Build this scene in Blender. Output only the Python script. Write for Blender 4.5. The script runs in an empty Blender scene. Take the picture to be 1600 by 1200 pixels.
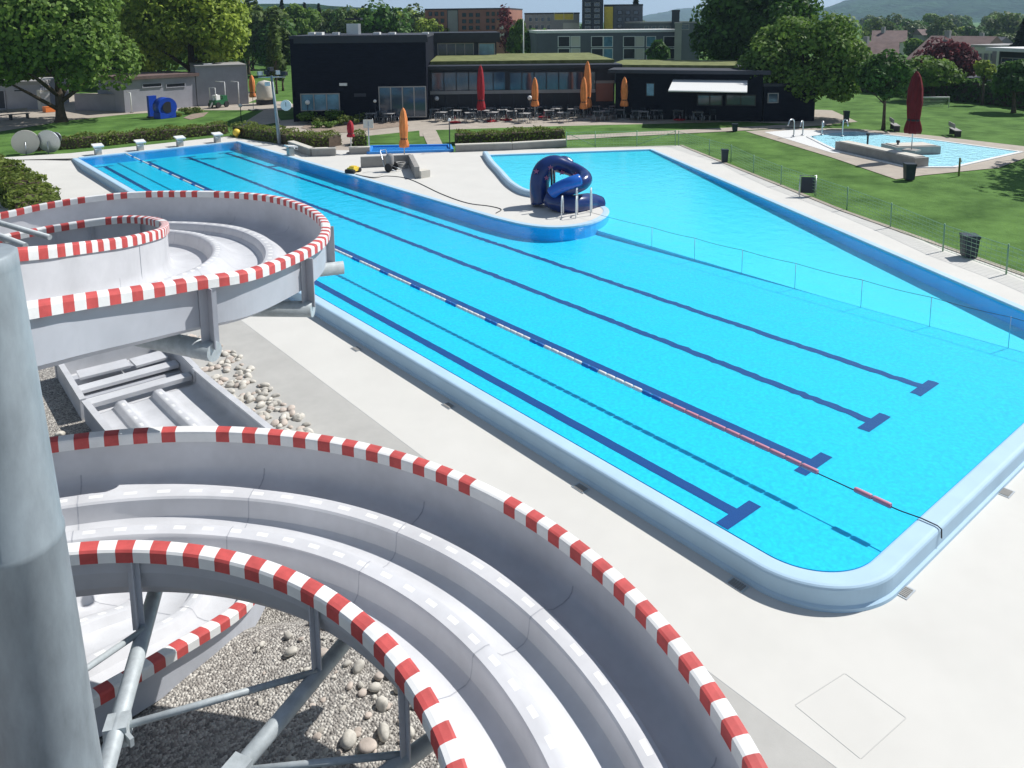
import bpy, math, random
import numpy as np
from mathutils import Vector, Matrix
from mathutils.geometry import tessellate_polygon
random.seed(7); rng = np.random.default_rng(7)
S = bpy.context.scene; COL = S.collection
R_ = math.radians
# ---------------------------------------------------------------- camera
F, PITCH, YAW, ROLL = 1231.64, .1529, .6913, .0086      # focal length in photo pixels (1600 wide)
CAM = np.array([-11.194, -7.195, 8.10]); YP = 223.4
def _axes():
    cp, sp, cy, sy = math.cos(PITCH), math.sin(PITCH), math.cos(YAW), math.sin(YAW)
    f = np.array([sy*cp, cy*cp, -sp]); r = np.array([cy, -sy, 0.]); d = np.cross(f, r)
    c, s = math.cos(ROLL), math.sin(ROLL)
    return c*r+s*d, -s*r+c*d, f
AR, AD, AF = _axes()
cam = bpy.data.objects.new("camera", bpy.data.cameras.new("camera")); COL.objects.link(cam)
m = Matrix.Identity(4)
for i in range(3):
    m[i][0] = AR[i]; m[i][1] = -AD[i]; m[i][2] = -AF[i]; m[i][3] = CAM[i]
cam.matrix_world = m
cam.data.sensor_width = 36; cam.data.lens = F/1600*36; cam.data.shift_y = (YP-600)/1600
cam.data.clip_start = .1; cam.data.clip_end = 20000
S.camera = cam
# ---------------------------------------------------------------- light
SUN_AZ, SUN_EL = R_(-12), R_(48)                          # azimuth measured from +X towards +Y
w = bpy.data.worlds.new("World"); S.world = w; w.use_nodes = True
nt = w.node_tree; bg = nt.nodes['Background']; sky = nt.nodes.new('ShaderNodeTexSky')
sky.sky_type = 'NISHITA'; sky.sun_disc = False; sky.sun_elevation = SUN_EL
sky.sun_rotation = math.pi/2-SUN_AZ; sky.air_density = 1.0; sky.dust_density = .4; sky.ozone_density = 1.0; sky.altitude = 400
mxs = nt.nodes.new('ShaderNodeMix'); mxs.data_type = 'RGBA'; mxs.inputs[0].default_value = .45; mxs.inputs[7].default_value = (9.0, 9.6, 10.6, 1)   # thin high cloud veil
tcw = nt.nodes.new('ShaderNodeTexCoord'); spw = nt.nodes.new('ShaderNodeSeparateXYZ'); nt.links.new(tcw.outputs['Generated'], spw.inputs[0])
mr_ = nt.nodes.new('ShaderNodeMapRange'); mr_.inputs[1].default_value = .0; mr_.inputs[2].default_value = .30; mr_.inputs[3].default_value = .85; mr_.inputs[4].default_value = .10
nt.links.new(spw.outputs[2], mr_.inputs[0]); nt.links.new(mr_.outputs[0], mxs.inputs[0])
nt.links.new(sky.outputs[0], mxs.inputs[6]); nt.links.new(mxs.outputs[2], bg.inputs[0]); bg.inputs[1].default_value = .07
sl = bpy.data.lights.new("sun", 'SUN'); sl.energy = 4.9; sl.angle = R_(.5); sl.color = (1, .975, .94)
sun = bpy.data.objects.new("sun", sl); COL.objects.link(sun)
sd = Vector((math.cos(SUN_AZ)*math.cos(SUN_EL), math.sin(SUN_AZ)*math.cos(SUN_EL), math.sin(SUN_EL)))
sun.rotation_euler = sd.to_track_quat('Z', 'Y').to_euler()
S.view_settings.view_transform = 'Standard'; S.view_settings.look = 'None'
S.view_settings.exposure = .17; S.view_settings.gamma = 1
S.cycles.transparent_max_bounces = 16; S.cycles.max_bounces = 8; S.cycles.diffuse_bounces = 3
# ---------------------------------------------------------------- survey: photo measurements -> metres
def ray(px, py): return AF*F+AR*(px-800)+AD*(py-YP)
def g(px, py, z=0.):
    v = ray(px, py); t = (z-CAM[2])/v[2]; return (CAM[0]+v[0]*t, CAM[1]+v[1]*t)
def g3(px, py, z=0.): return (*g(px, py, z), z)
def zt(b, py):
    k = (py-YP)/F; dx, dy = b[0]-CAM[0], b[1]-CAM[1]
    return CAM[2]-(dx*(AD[0]-k*AF[0])+dy*(AD[1]-k*AF[1]))/(AD[2]-k*AF[2])
def at(px, py, dist):                                    # point on the ray at a level distance
    v = ray(px, py); t = dist/math.hypot(v[0], v[1]); return tuple(CAM+v*t)
def wp(A, B, px, py):                                    # (u along AB, z) on the vertical plane through A,B
    v = ray(px, py); ux, uy = B[0]-A[0], B[1]-A[1]; L = math.hypot(ux, uy); ux /= L; uy /= L
    nx, ny = -uy, ux
    t = ((A[0]-CAM[0])*nx+(A[1]-CAM[1])*ny)/(v[0]*nx+v[1]*ny)
    p = CAM+v*t; return ((p[0]-A[0])*ux+(p[1]-A[1])*uy, p[2])
# ---------------------------------------------------------------- materials
def mat(name, col, rough=.7, metal=0., var=0., scale=3., bump=0., bscale=20., col2=None, spec=.4, detail=4., dist=.02, stretch=None):
    M = bpy.data.materials.new(name); M.use_nodes = True; n = M.node_tree; P = n.nodes['Principled BSDF']
    P.inputs['Base Color'].default_value = (*col, 1); P.inputs['Roughness'].default_value = rough
    P.inputs['Metallic'].default_value = metal; P.inputs['Specular IOR Level'].default_value = spec
    tc = n.nodes.new('ShaderNodeTexCoord'); geo = n.nodes.new('ShaderNodeNewGeometry')
    src = geo.outputs['Position']
    if stretch:
        mp = n.nodes.new('ShaderNodeMapping'); mp.inputs['Scale'].default_value = stretch
        n.links.new(src, mp.inputs[0]); src = mp.outputs[0]
    if var > 0 or col2:
        nz = n.nodes.new('ShaderNodeTexNoise'); nz.inputs['Scale'].default_value = scale; nz.inputs['Detail'].default_value = detail
        nz.inputs['Roughness'].default_value = .65
        n.links.new(src, nz.inputs['Vector'])
        rp = n.nodes.new('ShaderNodeValToRGB'); rp.color_ramp.elements[0].position = .32; rp.color_ramp.elements[1].position = .68
        a = tuple(c*(1-var) for c in col); b = col2 or tuple(min(1, c*(1+var)) for c in col)
        rp.color_ramp.elements[0].color = (*a, 1); rp.color_ramp.elements[1].color = (*b, 1)
        n.links.new(nz.outputs[0], rp.inputs[0]); n.links.new(rp.outputs[0], P.inputs['Base Color'])
    if bump > 0:
        nb = n.nodes.new('ShaderNodeTexNoise'); nb.inputs['Scale'].default_value = bscale; nb.inputs['Detail'].default_value = 4
        n.links.new(src, nb.inputs['Vector'])
        bp = n.nodes.new('ShaderNodeBump'); bp.inputs['Strength'].default_value = bump; bp.inputs['Distance'].default_value = dist
        n.links.new(nb.outputs[0], bp.inputs['Height']); n.links.new(bp.outputs[0], P.inputs['Normal'])
    return M
def leafmat(name, c1, c2, trans=.38):
    M = bpy.data.materials.new(name); M.use_nodes = True; n = M.node_tree; P = n.nodes['Principled BSDF']
    P.inputs['Roughness'].default_value = .6; P.inputs['Specular IOR Level'].default_value = .25
    geo = n.nodes.new('ShaderNodeNewGeometry')
    nz = n.nodes.new('ShaderNodeTexNoise'); nz.inputs['Scale'].default_value = .5; n.links.new(geo.outputs['Position'], nz.inputs['Vector'])
    mx = n.nodes.new('ShaderNodeMath'); mx.operation = 'ADD'; ml = n.nodes.new('ShaderNodeMath'); ml.operation = 'MULTIPLY'
    ml.inputs[1].default_value = .5; n.links.new(geo.outputs['Random Per Island'], ml.inputs[0])
    n.links.new(ml.outputs[0], mx.inputs[0])
    m2 = n.nodes.new('ShaderNodeMath'); m2.operation = 'MULTIPLY'; m2.inputs[1].default_value = .6
    n.links.new(nz.outputs[0], m2.inputs[0]); n.links.new(m2.outputs[0], mx.inputs[1])
    rp = n.nodes.new('ShaderNodeValToRGB'); rp.color_ramp.elements[0].position = .25; rp.color_ramp.elements[1].position = .85
    rp.color_ramp.elements[0].color = (*c1, 1); rp.color_ramp.elements[1].color = (*c2, 1)
    n.links.new(mx.outputs[0], rp.inputs[0]); n.links.new(rp.outputs[0], P.inputs['Base Color'])
    tr = n.nodes.new('ShaderNodeBsdfTranslucent'); n.links.new(rp.outputs[0], tr.inputs[0])
    ms = n.nodes.new('ShaderNodeMixShader'); ms.inputs[0].default_value = trans
    n.links.new(P.outputs[0], ms.inputs[1]); n.links.new(tr.outputs[0], ms.inputs[2])
    n.links.new(ms.outputs[0], n.nodes['Material Output'].inputs[0])
    return M
M = {}
M['deck'] = mat('deck_paint', (.62, .605, .56), .75, var=.035, scale=.7, bump=.15, bscale=60, dist=.004)
M['pavers'] = mat('grey_paving', (.44, .43, .40), .8, var=.06, scale=1.5, bump=.2, bscale=40, dist=.005)
M['path'] = mat('path_paving', (.40, .35, .29), .85, var=.12, scale=1.2)
M['grass'] = mat('lawn_grass', (.07, .155, .035), .9, var=.35, scale=.45, col2=(.13, .245, .06), bump=.6, bscale=12, dist=.06, detail=8, spec=.08)
M['concrete'] = mat('grey_concrete', (.30, .29, .27), .8, var=.12, scale=2, bump=.2, bscale=30, dist=.004)
M['rim'] = mat('pale_blue_rim', (.43, .60, .73), .65, var=.05, scale=1.2, spec=.4)
M['floor'] = mat('pool_floor_caustic_paint', (.005, .59, .82), .7, var=.12, scale=11, detail=2)  # noise mottling in the colour imitates ripple caustics on the floor
M['floor2'] = mat('shallow_floor_paint', (.06, .69, .86), .7, var=.06, scale=9)
M['pwall'] = mat('pool_wall_paint', (.0, .50, .92), .5, var=.04, scale=2)
M['line'] = mat('lane_line_paint', (.004, .05, .22), .6)
M['white'] = mat('white_paint', (.74, .74, .72), .55, var=.06, scale=5)
M['red'] = mat('red_paint', (.50, .075, .07), .6, var=.18, scale=5)
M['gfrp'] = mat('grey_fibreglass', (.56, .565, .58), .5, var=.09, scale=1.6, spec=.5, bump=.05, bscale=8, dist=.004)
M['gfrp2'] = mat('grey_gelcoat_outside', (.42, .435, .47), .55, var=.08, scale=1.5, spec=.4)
def galv():
    Mt = mat('galvanised_steel', (.25, .29, .315), .55, .1, var=.22, scale=5, bump=.06, bscale=14, dist=.01, detail=6, stretch=(1, 1, .35)); return Mt
M['galv'] = galv()
M['deckline'] = mat('deck_joint_line', (.50, .495, .47), .8)
M['joint'] = mat('joint_sealant', (.40, .41, .44), .7)
M['galv2'] = mat('bright_galvanised_steel', (.42, .46, .47), .55, .1, var=.15, scale=9, bump=.05, bscale=20, dist=.005)
M['steel'] = mat('steel_tube', (.5, .53, .55), .35, .7, var=.1, scale=20)
M['black'] = mat('black_cladding', (.009, .011, .02), .8, var=.25, scale=1.5, stretch=(1, 1, 6), spec=.08)
M['dark'] = mat('dark_frame', (.02, .022, .03), .5)
M['glass'] = mat('window_glass', (.03, .06, .10), .08, 0, spec=.9)
M['glass2'] = mat('pale_window_glass', (.12, .26, .36), .12, 0, var=.4, scale=.8, spec=.9)
M['greenroof'] = mat('planted_roof', (.16, .18, .05), .95, var=.35, scale=1.2, col2=(.22, .24, .09))
M['redwall'] = mat('red_render', (.33, .15, .11), .85, var=.1, scale=.3)
M['greywall'] = mat('grey_render', (.32, .31, .30), .85, var=.12, scale=.4)
M['darkwall'] = mat('dark_render', (.045, .05, .065), .85, var=.15, scale=.4)
M['shed'] = mat('block_wall', (.34, .34, .38), .85, var=.08, scale=1)
M['bluegrey'] = mat('blue_grey_render', (.12, .13, .15), .85, var=.1, scale=.4)
M['cream'] = mat('cream_render', (.6, .57, .5), .85, var=.06, scale=.5)
M['yellow'] = mat('yellow_paint', (.75, .55, .06), .5, var=.1, scale=3)
M['roofbrown'] = mat('brown_roof', (.16, .11, .10), .9, var=.2, scale=1)
M['rooftile'] = mat('red_tile_roof', (.34, .14, .09), .9, var=.2, scale=1)
M['orange'] = mat('orange_canvas', (.78, .26, .08), .8, var=.25, scale=3, stretch=(2, 2, .6))
M['redcanvas'] = mat('red_canvas', (.36, .018, .03), .8, var=.25, scale=3, stretch=(2, 2, .6))
M['beige'] = mat('white_canvas', (.7, .7, .68), .8)
M['wood'] = mat('bark', (.09, .065, .045), .9, var=.3, scale=4, bump=.6, bscale=9)
M['bluesl'] = mat('dark_blue_fibreglass', (.008, .03, .14), .22, var=.15, scale=3, spec=.6)
M['bluein'] = mat('bright_blue_fibreglass', (.01, .12, .50), .25, spec=.6)
M['pink'] = mat('faded_pink_sticker', (.40, .12, .22), .5)
M['blueplay'] = mat('blue_plastic', (.01, .06, .42), .4, var=.1, scale=2)
M['bin'] = mat('dark_bin_plastic', (.015, .03, .045), .5, var=.2, scale=4)
M['greenmach'] = mat('green_machine_paint', (.02, .12, .05), .4)
M['soil'] = mat('planting_soil', (.28, .22, .17), .95, var=.3, scale=3)
M['stone'] = mat('river_stone', (.52, .49, .43), .8, var=.3, scale=5, bump=.3, bscale=25, dist=.01)
M['stone2'] = mat('pinkish_stone', (.50, .43, .37), .8, var=.2, scale=6, bump=.3, bscale=25, dist=.01)
M['rubber'] = mat('black_rubber', (.02, .02, .022), .7)
M['ropeblue'] = mat('blue_float', (.02, .14, .45), .4)
M['ropered'] = mat('faded_red_float', (.62, .26, .34), .5)
M['skyblue'] = mat('light_blue_paint', (.05, .28, .70), .5)
M['hill'] = mat('forest_hill', (.012, .035, .022), 1., var=.5, scale=.015, spec=0., col2=(.045, .10, .045), bump=1., bscale=.06, dist=14, detail=8)
M['wiremesh'] = mat('green_wire', (.22, .38, .24), .6)
M['orangeplastic'] = mat('orange_plastic', (.7, .2, .05), .5)
def gravelmat():
    Mt = mat('gravel', (.3, .27, .23), .9); n = Mt.node_tree; P = n.nodes['Principled BSDF']
    geo = n.nodes.new('ShaderNodeNewGeometry'); v = n.nodes.new('ShaderNodeTexVoronoi'); v.inputs['Scale'].default_value = 34
    n.links.new(geo.outputs['Position'], v.inputs['Vector'])
    rp = n.nodes.new('ShaderNodeValToRGB'); sp = n.nodes.new('ShaderNodeSeparateColor'); n.links.new(v.outputs['Color'], sp.inputs[0])
    rp.color_ramp.elements[0].color = (.19, .175, .16, 1); rp.color_ramp.elements[1].color = (.62, .59, .53, 1)
    e = rp.color_ramp.elements.new(.5); e.color = (.37, .345, .31, 1)
    n.links.new(sp.outputs[0], rp.inputs[0]); n.links.new(rp.outputs[0], P.inputs['Base Color'])
    b = n.nodes.new('ShaderNodeBump'); b.invert = True; b.inputs['Strength'].default_value = 1; b.inputs['Distance'].default_value = .03
    n.links.new(v.outputs['Distance'], b.inputs['Height']); n.links.new(b.outputs[0], P.inputs['Normal']); return Mt
M['gravel'] = gravelmat()
def watermat(name, tint, bs=.5, strength=.25, ior=1.33):
    Mt = bpy.data.materials.new(name); Mt.use_nodes = True; n = Mt.node_tree; n.nodes.remove(n.nodes['Principled BSDF'])
    geo = n.nodes.new('ShaderNodeNewGeometry')
    a = n.nodes.new('ShaderNodeTexNoise'); a.inputs['Scale'].default_value = 9; a.inputs['Detail'].default_value = 3
    c = n.nodes.new('ShaderNodeTexNoise'); c.inputs['Scale'].default_value = 1.6; c.inputs['Detail'].default_value = 3
    for q in (a, c): n.links.new(geo.outputs['Position'], q.inputs['Vector'])
    ad = n.nodes.new('ShaderNodeMath'); ad.operation = 'MULTIPLY_ADD'; ad.inputs[1].default_value = .35
    n.links.new(a.outputs[0], ad.inputs[0]); n.links.new(c.outputs[0], ad.inputs[2])
    bp = n.nodes.new('ShaderNodeBump'); bp.inputs['Strength'].default_value = strength; bp.inputs['Distance'].default_value = .10
    n.links.new(ad.outputs[0], bp.inputs['Height'])
    fr = n.nodes.new('ShaderNodeFresnel'); fr.inputs[0].default_value = ior; n.links.new(bp.outputs[0], fr.inputs[1])
    gl = n.nodes.new('ShaderNodeBsdfGlossy'); gl.inputs['Roughness'].default_value = .06; n.links.new(bp.outputs[0], gl.inputs['Normal'])
    tr = n.nodes.new('ShaderNodeBsdfTransparent'); tr.inputs[0].default_value = (*tint, 1)
    ms = n.nodes.new('ShaderNodeMixShader'); n.links.new(fr.outputs[0], ms.inputs[0]); n.links.new(tr.outputs[0], ms.inputs[1]); n.links.new(gl.outputs[0], ms.inputs[2])
    n.links.new(ms.outputs[0], n.nodes['Material Output'].inputs[0]); return Mt
M['water'] = watermat('pool_water', (.80, .985, 1.))
M['water2'] = watermat('paddling_water', (.85, .98, 1.), strength=1., ior=1.1)
M['redcanvas2'] = mat('dark_red_canvas', (.15, .012, .018), .85, var=.25, scale=3, stretch=(2, 2, .6))
L_dark = leafmat('dark_leaves', (.025, .065, .014), (.11, .235, .045))
L_mid = leafmat('mid_leaves', (.055, .12, .02), (.22, .35, .065))
L_light = leafmat('fresh_leaves', (.13, .21, .025), (.42, .52, .075))
L_hedge = leafmat('hedge_leaves', (.07, .11, .02), (.23, .29, .06))
L_con = leafmat('conifer_needles', (.010, .022, .012), (.03, .055, .025))
L_red = leafmat('copper_leaves', (.07, .015, .02), (.22, .06, .07))
L_far = leafmat('distant_leaves', (.045, .08, .025), (.17, .24, .06))
# ---------------------------------------------------------------- mesh helpers
class MB:
    def __init__(s): s.v = []; s.f = []; s.mi = []; s.sm = []
    def add(s, vs, fs, mi=0, smooth=False):
        o = len(s.v); s.v += [tuple(p) for p in vs]
        for f in fs: s.f.append([o+i for i in f]); s.mi.append(mi); s.sm.append(smooth)
        return s
    def box(s, c, size, rz=0., mi=0, tilt=None):
        x, y, z = size[0]/2, size[1]/2, size[2]/2; cz, sz = math.cos(rz), math.sin(rz); vs = []
        for dx, dy, dz in ((-x,-y,-z),(x,-y,-z),(x,y,-z),(-x,y,-z),(-x,-y,z),(x,-y,z),(x,y,z),(-x,y,z)):
            vs.append((c[0]+dx*cz-dy*sz, c[1]+dx*sz+dy*cz, c[2]+dz))
        return s.add(vs, [(0,3,2,1),(4,5,6,7),(0,1,5,4),(1,2,6,5),(2,3,7,6),(3,0,4,7)], mi)
    def prism(s, poly, z0, z1, mi=0, top=True):
        n = len(poly); a = sum(poly[i][0]*poly[(i+1) % n][1]-poly[(i+1) % n][0]*poly[i][1] for i in range(n))
        if a < 0: poly = poly[::-1]
        vs = [(p[0], p[1], z0) for p in poly]+[(p[0], p[1], z1) for p in poly]
        fs = [(i, (i+1) % n, n+(i+1) % n, n+i) for i in range(n)]+[tuple(range(n, 2*n)), tuple(range(n-1, -1, -1))]
        return s.add(vs, fs, mi)
    def tube(s, pts, r, n=10, mi=0, cap=True, smooth=True, mis=None):
        P = [Vector(p) for p in pts]; rs = r if isinstance(r, (list, tuple)) else [r]*len(P); vs = []; fs = []
        up = None
        for i, p in enumerate(P):
            t = (P[min(i+1, len(P)-1)]-P[max(i-1, 0)])
            t = t.normalized() if t.length > 1e-9 else Vector((0, 0, 1))
            if up is None:
                up = Vector((0, 0, 1)) if abs(t.z) < .95 else Vector((1, 0, 0))
            a = t.cross(up).normalized(); b = a.cross(t).normalized(); up = b
            for k in range(n):
                q = 2*math.pi*k/n; vs.append(p+(a*math.cos(q)+b*math.sin(q))*rs[i])
        for i in range(len(P)-1):
            for k in range(n): fs.append((i*n+k, i*n+(k+1) % n, (i+1)*n+(k+1) % n, (i+1)*n+k))
        s.add(vs, fs, mi, smooth)
        if cap:
            o = len(s.v)-len(vs)
            s.f.append([o+k for k in range(n-1, -1, -1)]); s.mi.append(mi); s.sm.append(False)
            s.f.append([o+(len(P)-1)*n+k for k in range(n)]); s.mi.append(mi); s.sm.append(False)
        return s
    def lathe(s, c, prof, n=16, mi=0, smooth=True):
        vs = []; fs = []
        for r, z in prof:
            for k in range(n): vs.append((c[0]+r*math.cos(2*math.pi*k/n), c[1]+r*math.sin(2*math.pi*k/n), c[2]+z))
        for i in range(len(prof)-1):
            for k in range(n): fs.append((i*n+k, i*n+(k+1) % n, (i+1)*n+(k+1) % n, (i+1)*n+k))
        return s.add(vs, fs, mi, smooth)
    def build(s, name, mats, parent=None):
        me = bpy.data.meshes.new(name); me.from_pydata(s.v, [], s.f); me.update()
        for q in (mats if isinstance(mats, (list, tuple)) else [mats]): me.materials.append(q)
        me.polygons.foreach_set('material_index', s.mi); me.polygons.foreach_set('use_smooth', s.sm)
        o = bpy.data.objects.new(name, me); COL.objects.link(o)
        if parent is not None: o.parent = parent
        return o
def tag(o, label=None, cat=None, group=None, kind=None):
    if label: o['label'] = label
    if cat: o['category'] = cat
    if group: o['group'] = group
    if kind: o['kind'] = kind
    return o
def thing(name, loc, label, cat, rz=0., group=None):
    o = bpy.data.objects.new(name, None); COL.objects.link(o); o.empty_display_size = .2
    o.location = loc; o.rotation_euler = (0, 0, rz); return tag(o, label, cat, group)
def child(mb, name, mats, root):                         # meshes given in world metres -> kept under an unrotated root
    o = mb.build(name, mats, root); return o
def copy_tree(o, parent=None):
    c = o.copy(); COL.objects.link(c); c.parent = parent
    for ch in [k for k in bpy.data.objects if k.parent == o]: copy_tree(ch, c)
    return c
def dup(o, loc, rz, label=None, kids=None):
    c = o.copy(); COL.objects.link(c); c.location = loc; c.rotation_euler = (0, 0, rz)
    if label: c['label'] = label
    for k, gs in kids:
        kc = k.copy(); COL.objects.link(kc); kc.parent = c
        for q in gs: qc = q.copy(); COL.objects.link(qc); qc.parent = kc
    return c
def kids(o): return [(k, [q for q in bpy.data.objects if q.parent == k]) for k in bpy.data.objects if k.parent == o]
def sheet(name, outer, holes, z, m_, kind='structure', zf=None):
    polys = [[Vector((p[0], p[1], 0)) for p in outer]]+[[Vector((p[0], p[1], 0)) for p in h] for h in holes]
    tris = tessellate_polygon(polys); vs = [p for q in polys for p in q]; fs = []
    for t in tris:
        a, b, c = (vs[i] for i in t)
        fs.append(t if (b-a).cross(c-a).z > 0 else (t[0], t[2], t[1]))
    mb = MB(); mb.add([(p.x, p.y, zf(p.x, p.y) if zf else z) for p in vs], fs)
    o = mb.build(name, m_); tag(o, kind=kind); return o
def smooth_path(pts, n=12):
    P = [np.array(p, float) for p in pts]; P = [2*P[0]-P[1]]+P+[2*P[-1]-P[-2]]; out = []
    for i in range(1, len(P)-2):
        for k in range(n):
            t = k/n; a, b, c, d = P[i-1], P[i], P[i+1], P[i+2]
            out.append(.5*((2*b)+(-a+c)*t+(2*a-5*b+4*c-d)*t*t+(-a+3*b-3*c+d)*t**3))
    out.append(P[-2]); return np.array(out)
def resample(P, step):
    d = np.r_[0, np.cumsum(np.linalg.norm(np.diff(P, axis=0), axis=1))]; n = max(2, int(round(d[-1]/step))+1)
    t = np.linspace(0, d[-1], n); return np.stack([np.interp(t, d, P[:, k]) for k in range(P.shape[1])], 1)
# ================================================================ GROUND AND POOL
LOW = -.36
def arc(cx, cy, r, a0, a1, n=28): return [(cx+r*math.cos(R_(a0+(a1-a0)*i/n)), cy+r*math.sin(R_(a0+(a1-a0)*i/n))) for i in range(n+1)]
X0, X1, Y0, Y1 = -1.22, 8.65, -2.3, 46.8
TIP = [tuple(q) for q in smooth_path([(13.35, 22.4), (12.85, 21.1), (12.8, 19.9), (13.45, 18.8), (13.8, 17.4), (13.3, 15.9), (12.1, 15.0), (10.7, 14.7), (9.5, 15.15), (8.85, 16.3), (X1, 18)], 4)]
shore = arc(X0+1.1, Y0+1.1, 1.1, 180, 270)+[(11.8, Y0), (13.2, 0), (17, 6.9), (27, 25.2), (18.1, 30.4)]+TIP+[(X1, Y1), (X0, Y1)]
lawn_hole = [(-60, -60), (60, -60), (17.5, -1), (16.2, .6), (20.4, 9.3), g(1061, 227.8), g(884, 231.9), g(712, 238.4), (11.5, 39), (9.0, 49.6), (-1.2, 49.0), (-5.2, 50.2), (-60, 50)]
sheet('ground', [(-1500, -900), (3500, -900), (3500, 3500), (-1500, 3500)], [lawn_hole], -.03, M['grass'])
# upper deck: far end, peninsula, right strip
deck_outer = [(-5.2, 48.6), (X0-.6, 47.0), (X0, 46.8)]
sheet('pool_deck', [(X0, Y1), (X0-.55, Y1+.2), (-5.0, 49.2), (-5.2, 50.4), (-1.2, 49.2), (9.0, 49.8), (11.5, 39.2), g(712, 238), g(884, 231.6), g(1062, 227.4), (20.4, 9.1), (16.2, .4), (14, -3.5), (11.8, Y0)]
      + shore[9+1:-2][0:0] + [(13.2, 0), (17, 6.9), (27, 25.2), (18.1, 30.4)]+TIP+[(X1, Y1)], [], 0.012, M['deck'])
def lowz(x, y): return LOW if y < 44 else LOW+(y-44)/4.5*(.37)
mb = MB()
mb.add([(-3.4, -40, LOW), (X0-.3, -40, LOW), (X0-.3, 44, LOW), (-3.4, 44, LOW)], [(0, 1, 2, 3)])
mb.add([(X0-.3, -40, LOW), (40, -40, LOW), (14.5, Y0-.2, LOW), (X0-.3, Y0-.2, LOW)], [(0, 1, 2, 3)])
mb.add([(X0-.3, Y0-.2, LOW), (X0+1.3, Y0-.2, LOW), (X0+.2, Y0+.3, LOW), (X0-.3, Y0+1.5, LOW)], [(0, 1, 2, 3)])
mb.add([(-9, 44, LOW), (X0-.3, 44, LOW), (X0-.3, 48.6, .012), (-9, 50.3, .012)], [(0, 1, 2, 3)])
mb.add([(-9, 27, LOW), (-3.4, 16, LOW), (-3.4, 44, LOW), (-9, 44, LOW)], [(0, 1, 2, 3)])
tag(mb.build('lower_pool_deck', M['deck']), kind='structure')
sheet('grey_paving', [(-5.4, -40), (-3.4, -40), (-3.4, 44), (-9, 44), (-9, 27), (-5.4, 16)], [], LOW-.004, M['pavers'])
sheet('gravel_bed', [(-60, -60), (60, -60), (40, -30), (-4.6, -30), (-4.6, 14), (-5.4, 20), (-30, 20), (-60, 20)], [], LOW-.02, M['gravel'])
mb = MB(); vs = []; NX = 70
for j in range(NX):
    for i in range(NX):
        x, y = -15+i*.15, -6.5+j*.15; f = max(0, min(1, (4.5-math.hypot(x+9.6, y+1.0))/1.7)); f = f*f*(3-2*f)
        vs.append((x, y, LOW-.035+1.13*f+.03*math.sin(x*2.1)*math.cos(y*1.7)*f))
mb.add(vs, [(j*NX+i, j*NX+i+1, (j+1)*NX+i+1, (j+1)*NX+i) for j in range(NX-1) for i in range(NX-1)], 0, True); tag(mb.build('gravel_mound', M['gravel']), kind='structure')
def moundz(x, y): f = max(0, min(1, (4.5-math.hypot(x+9.6, y+1.0))/1.7)); f = f*f*(3-2*f); return LOW-.03+1.13*f
sheet('lower_lawn', [(-60, 19.5), (-5.6, 17), (-9.0, 26), (-9.4, 51), (-60, 51)], [], LOW-.012, M['grass'])
# small skirt between the two ground levels
mb = MB(); o_ = lawn_hole
for i in range(len(o_)):
    a, b = o_[i], o_[(i+1) % len(o_)]; mb.add([(*a, LOW-.1), (*b, LOW-.1), (*b, -.031), (*a, -.031)], [(0, 1, 2, 3)])
tag(mb.build('retaining_edge', M['concrete']), kind='structure')
# basin
DEEP, SHAL = -.56, -.552
deepP = [p for p in shore if p[0] <= 11.5+.01]
ie = [i for i, p in enumerate(shore) if p == (11.8, Y0)][0]
it = [i for i, p in enumerate(shore) if p[0] < 11.5 and i > ie][0]; yc = shore[it][1]+.02
deep = shore[:ie]+[(11.5, Y0), (11.5, yc)]+shore[it:]
shal = [(11.5, Y0)]+shore[ie:it]+[(11.5, yc)]
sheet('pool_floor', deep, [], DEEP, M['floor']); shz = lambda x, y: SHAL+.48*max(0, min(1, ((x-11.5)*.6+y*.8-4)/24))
shal = [(11.5, Y0), (11.5, 5.0)][:1]+shal[1:-1]+[(11.5, yc), (11.5, 5.0)]
sheet('shallow_pool_floor', shal, [], SHAL, M['floor2'], zf=shz)
mb = MB(); n_ = len(shore)
for i in range(n_):
    a, b = shore[i], shore[(i+1) % n_]; mb.add([(*a, DEEP-.05), (*b, DEEP-.05), (*b, .006), (*a, .006)], [(0, 3, 2, 1)])
tag(mb.build('pool_wall', M['pwall']), kind='structure')
mb = MB(); mb.add([(11.5, Y0, DEEP), (11.5, 5, DEEP), (11.5, yc, DEEP), (11.5, yc, shz(11.5, yc)), (11.5, 5, SHAL), (11.5, Y0, SHAL)], [(0, 1, 4, 5), (1, 2, 3, 4)]); tag(mb.build('floor_step', M['floor2']), kind='structure')
sheet('pool_water', shore, [], -.03, M['water'])
mb = MB()
def strip(mb, x0, y0, x1, y1, z, st=.16):
    n = max(2, int((y1-y0)/st)); vs = []; am = 1. if x0 > 3.5 else .12
    for i in range(n+1):
        y = y0+(y1-y0)*i/n; j = am*random.uniform(-.026, .026); vs += [(x0+j+am*random.uniform(-.015, .015), y, z), (x1+j+am*random.uniform(-.015, .015), y, z)]
    mb.add(vs, [(2*i, 2*i+1, 2*i+3, 2*i+2) for i in range(n)])
for k in range(4):
    x = 2.5*k; strip(mb, x-.12, 0.25, x+.12, 45.8, DEEP+.008); strip(mb, x-.5, 0, x+.5, .25, DEEP+.008); strip(mb, x-.5, 45.8, x+.5, 46.0, DEEP+.008)
tag(mb.build('lane_line_marking', M['line']), kind='structure')
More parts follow.
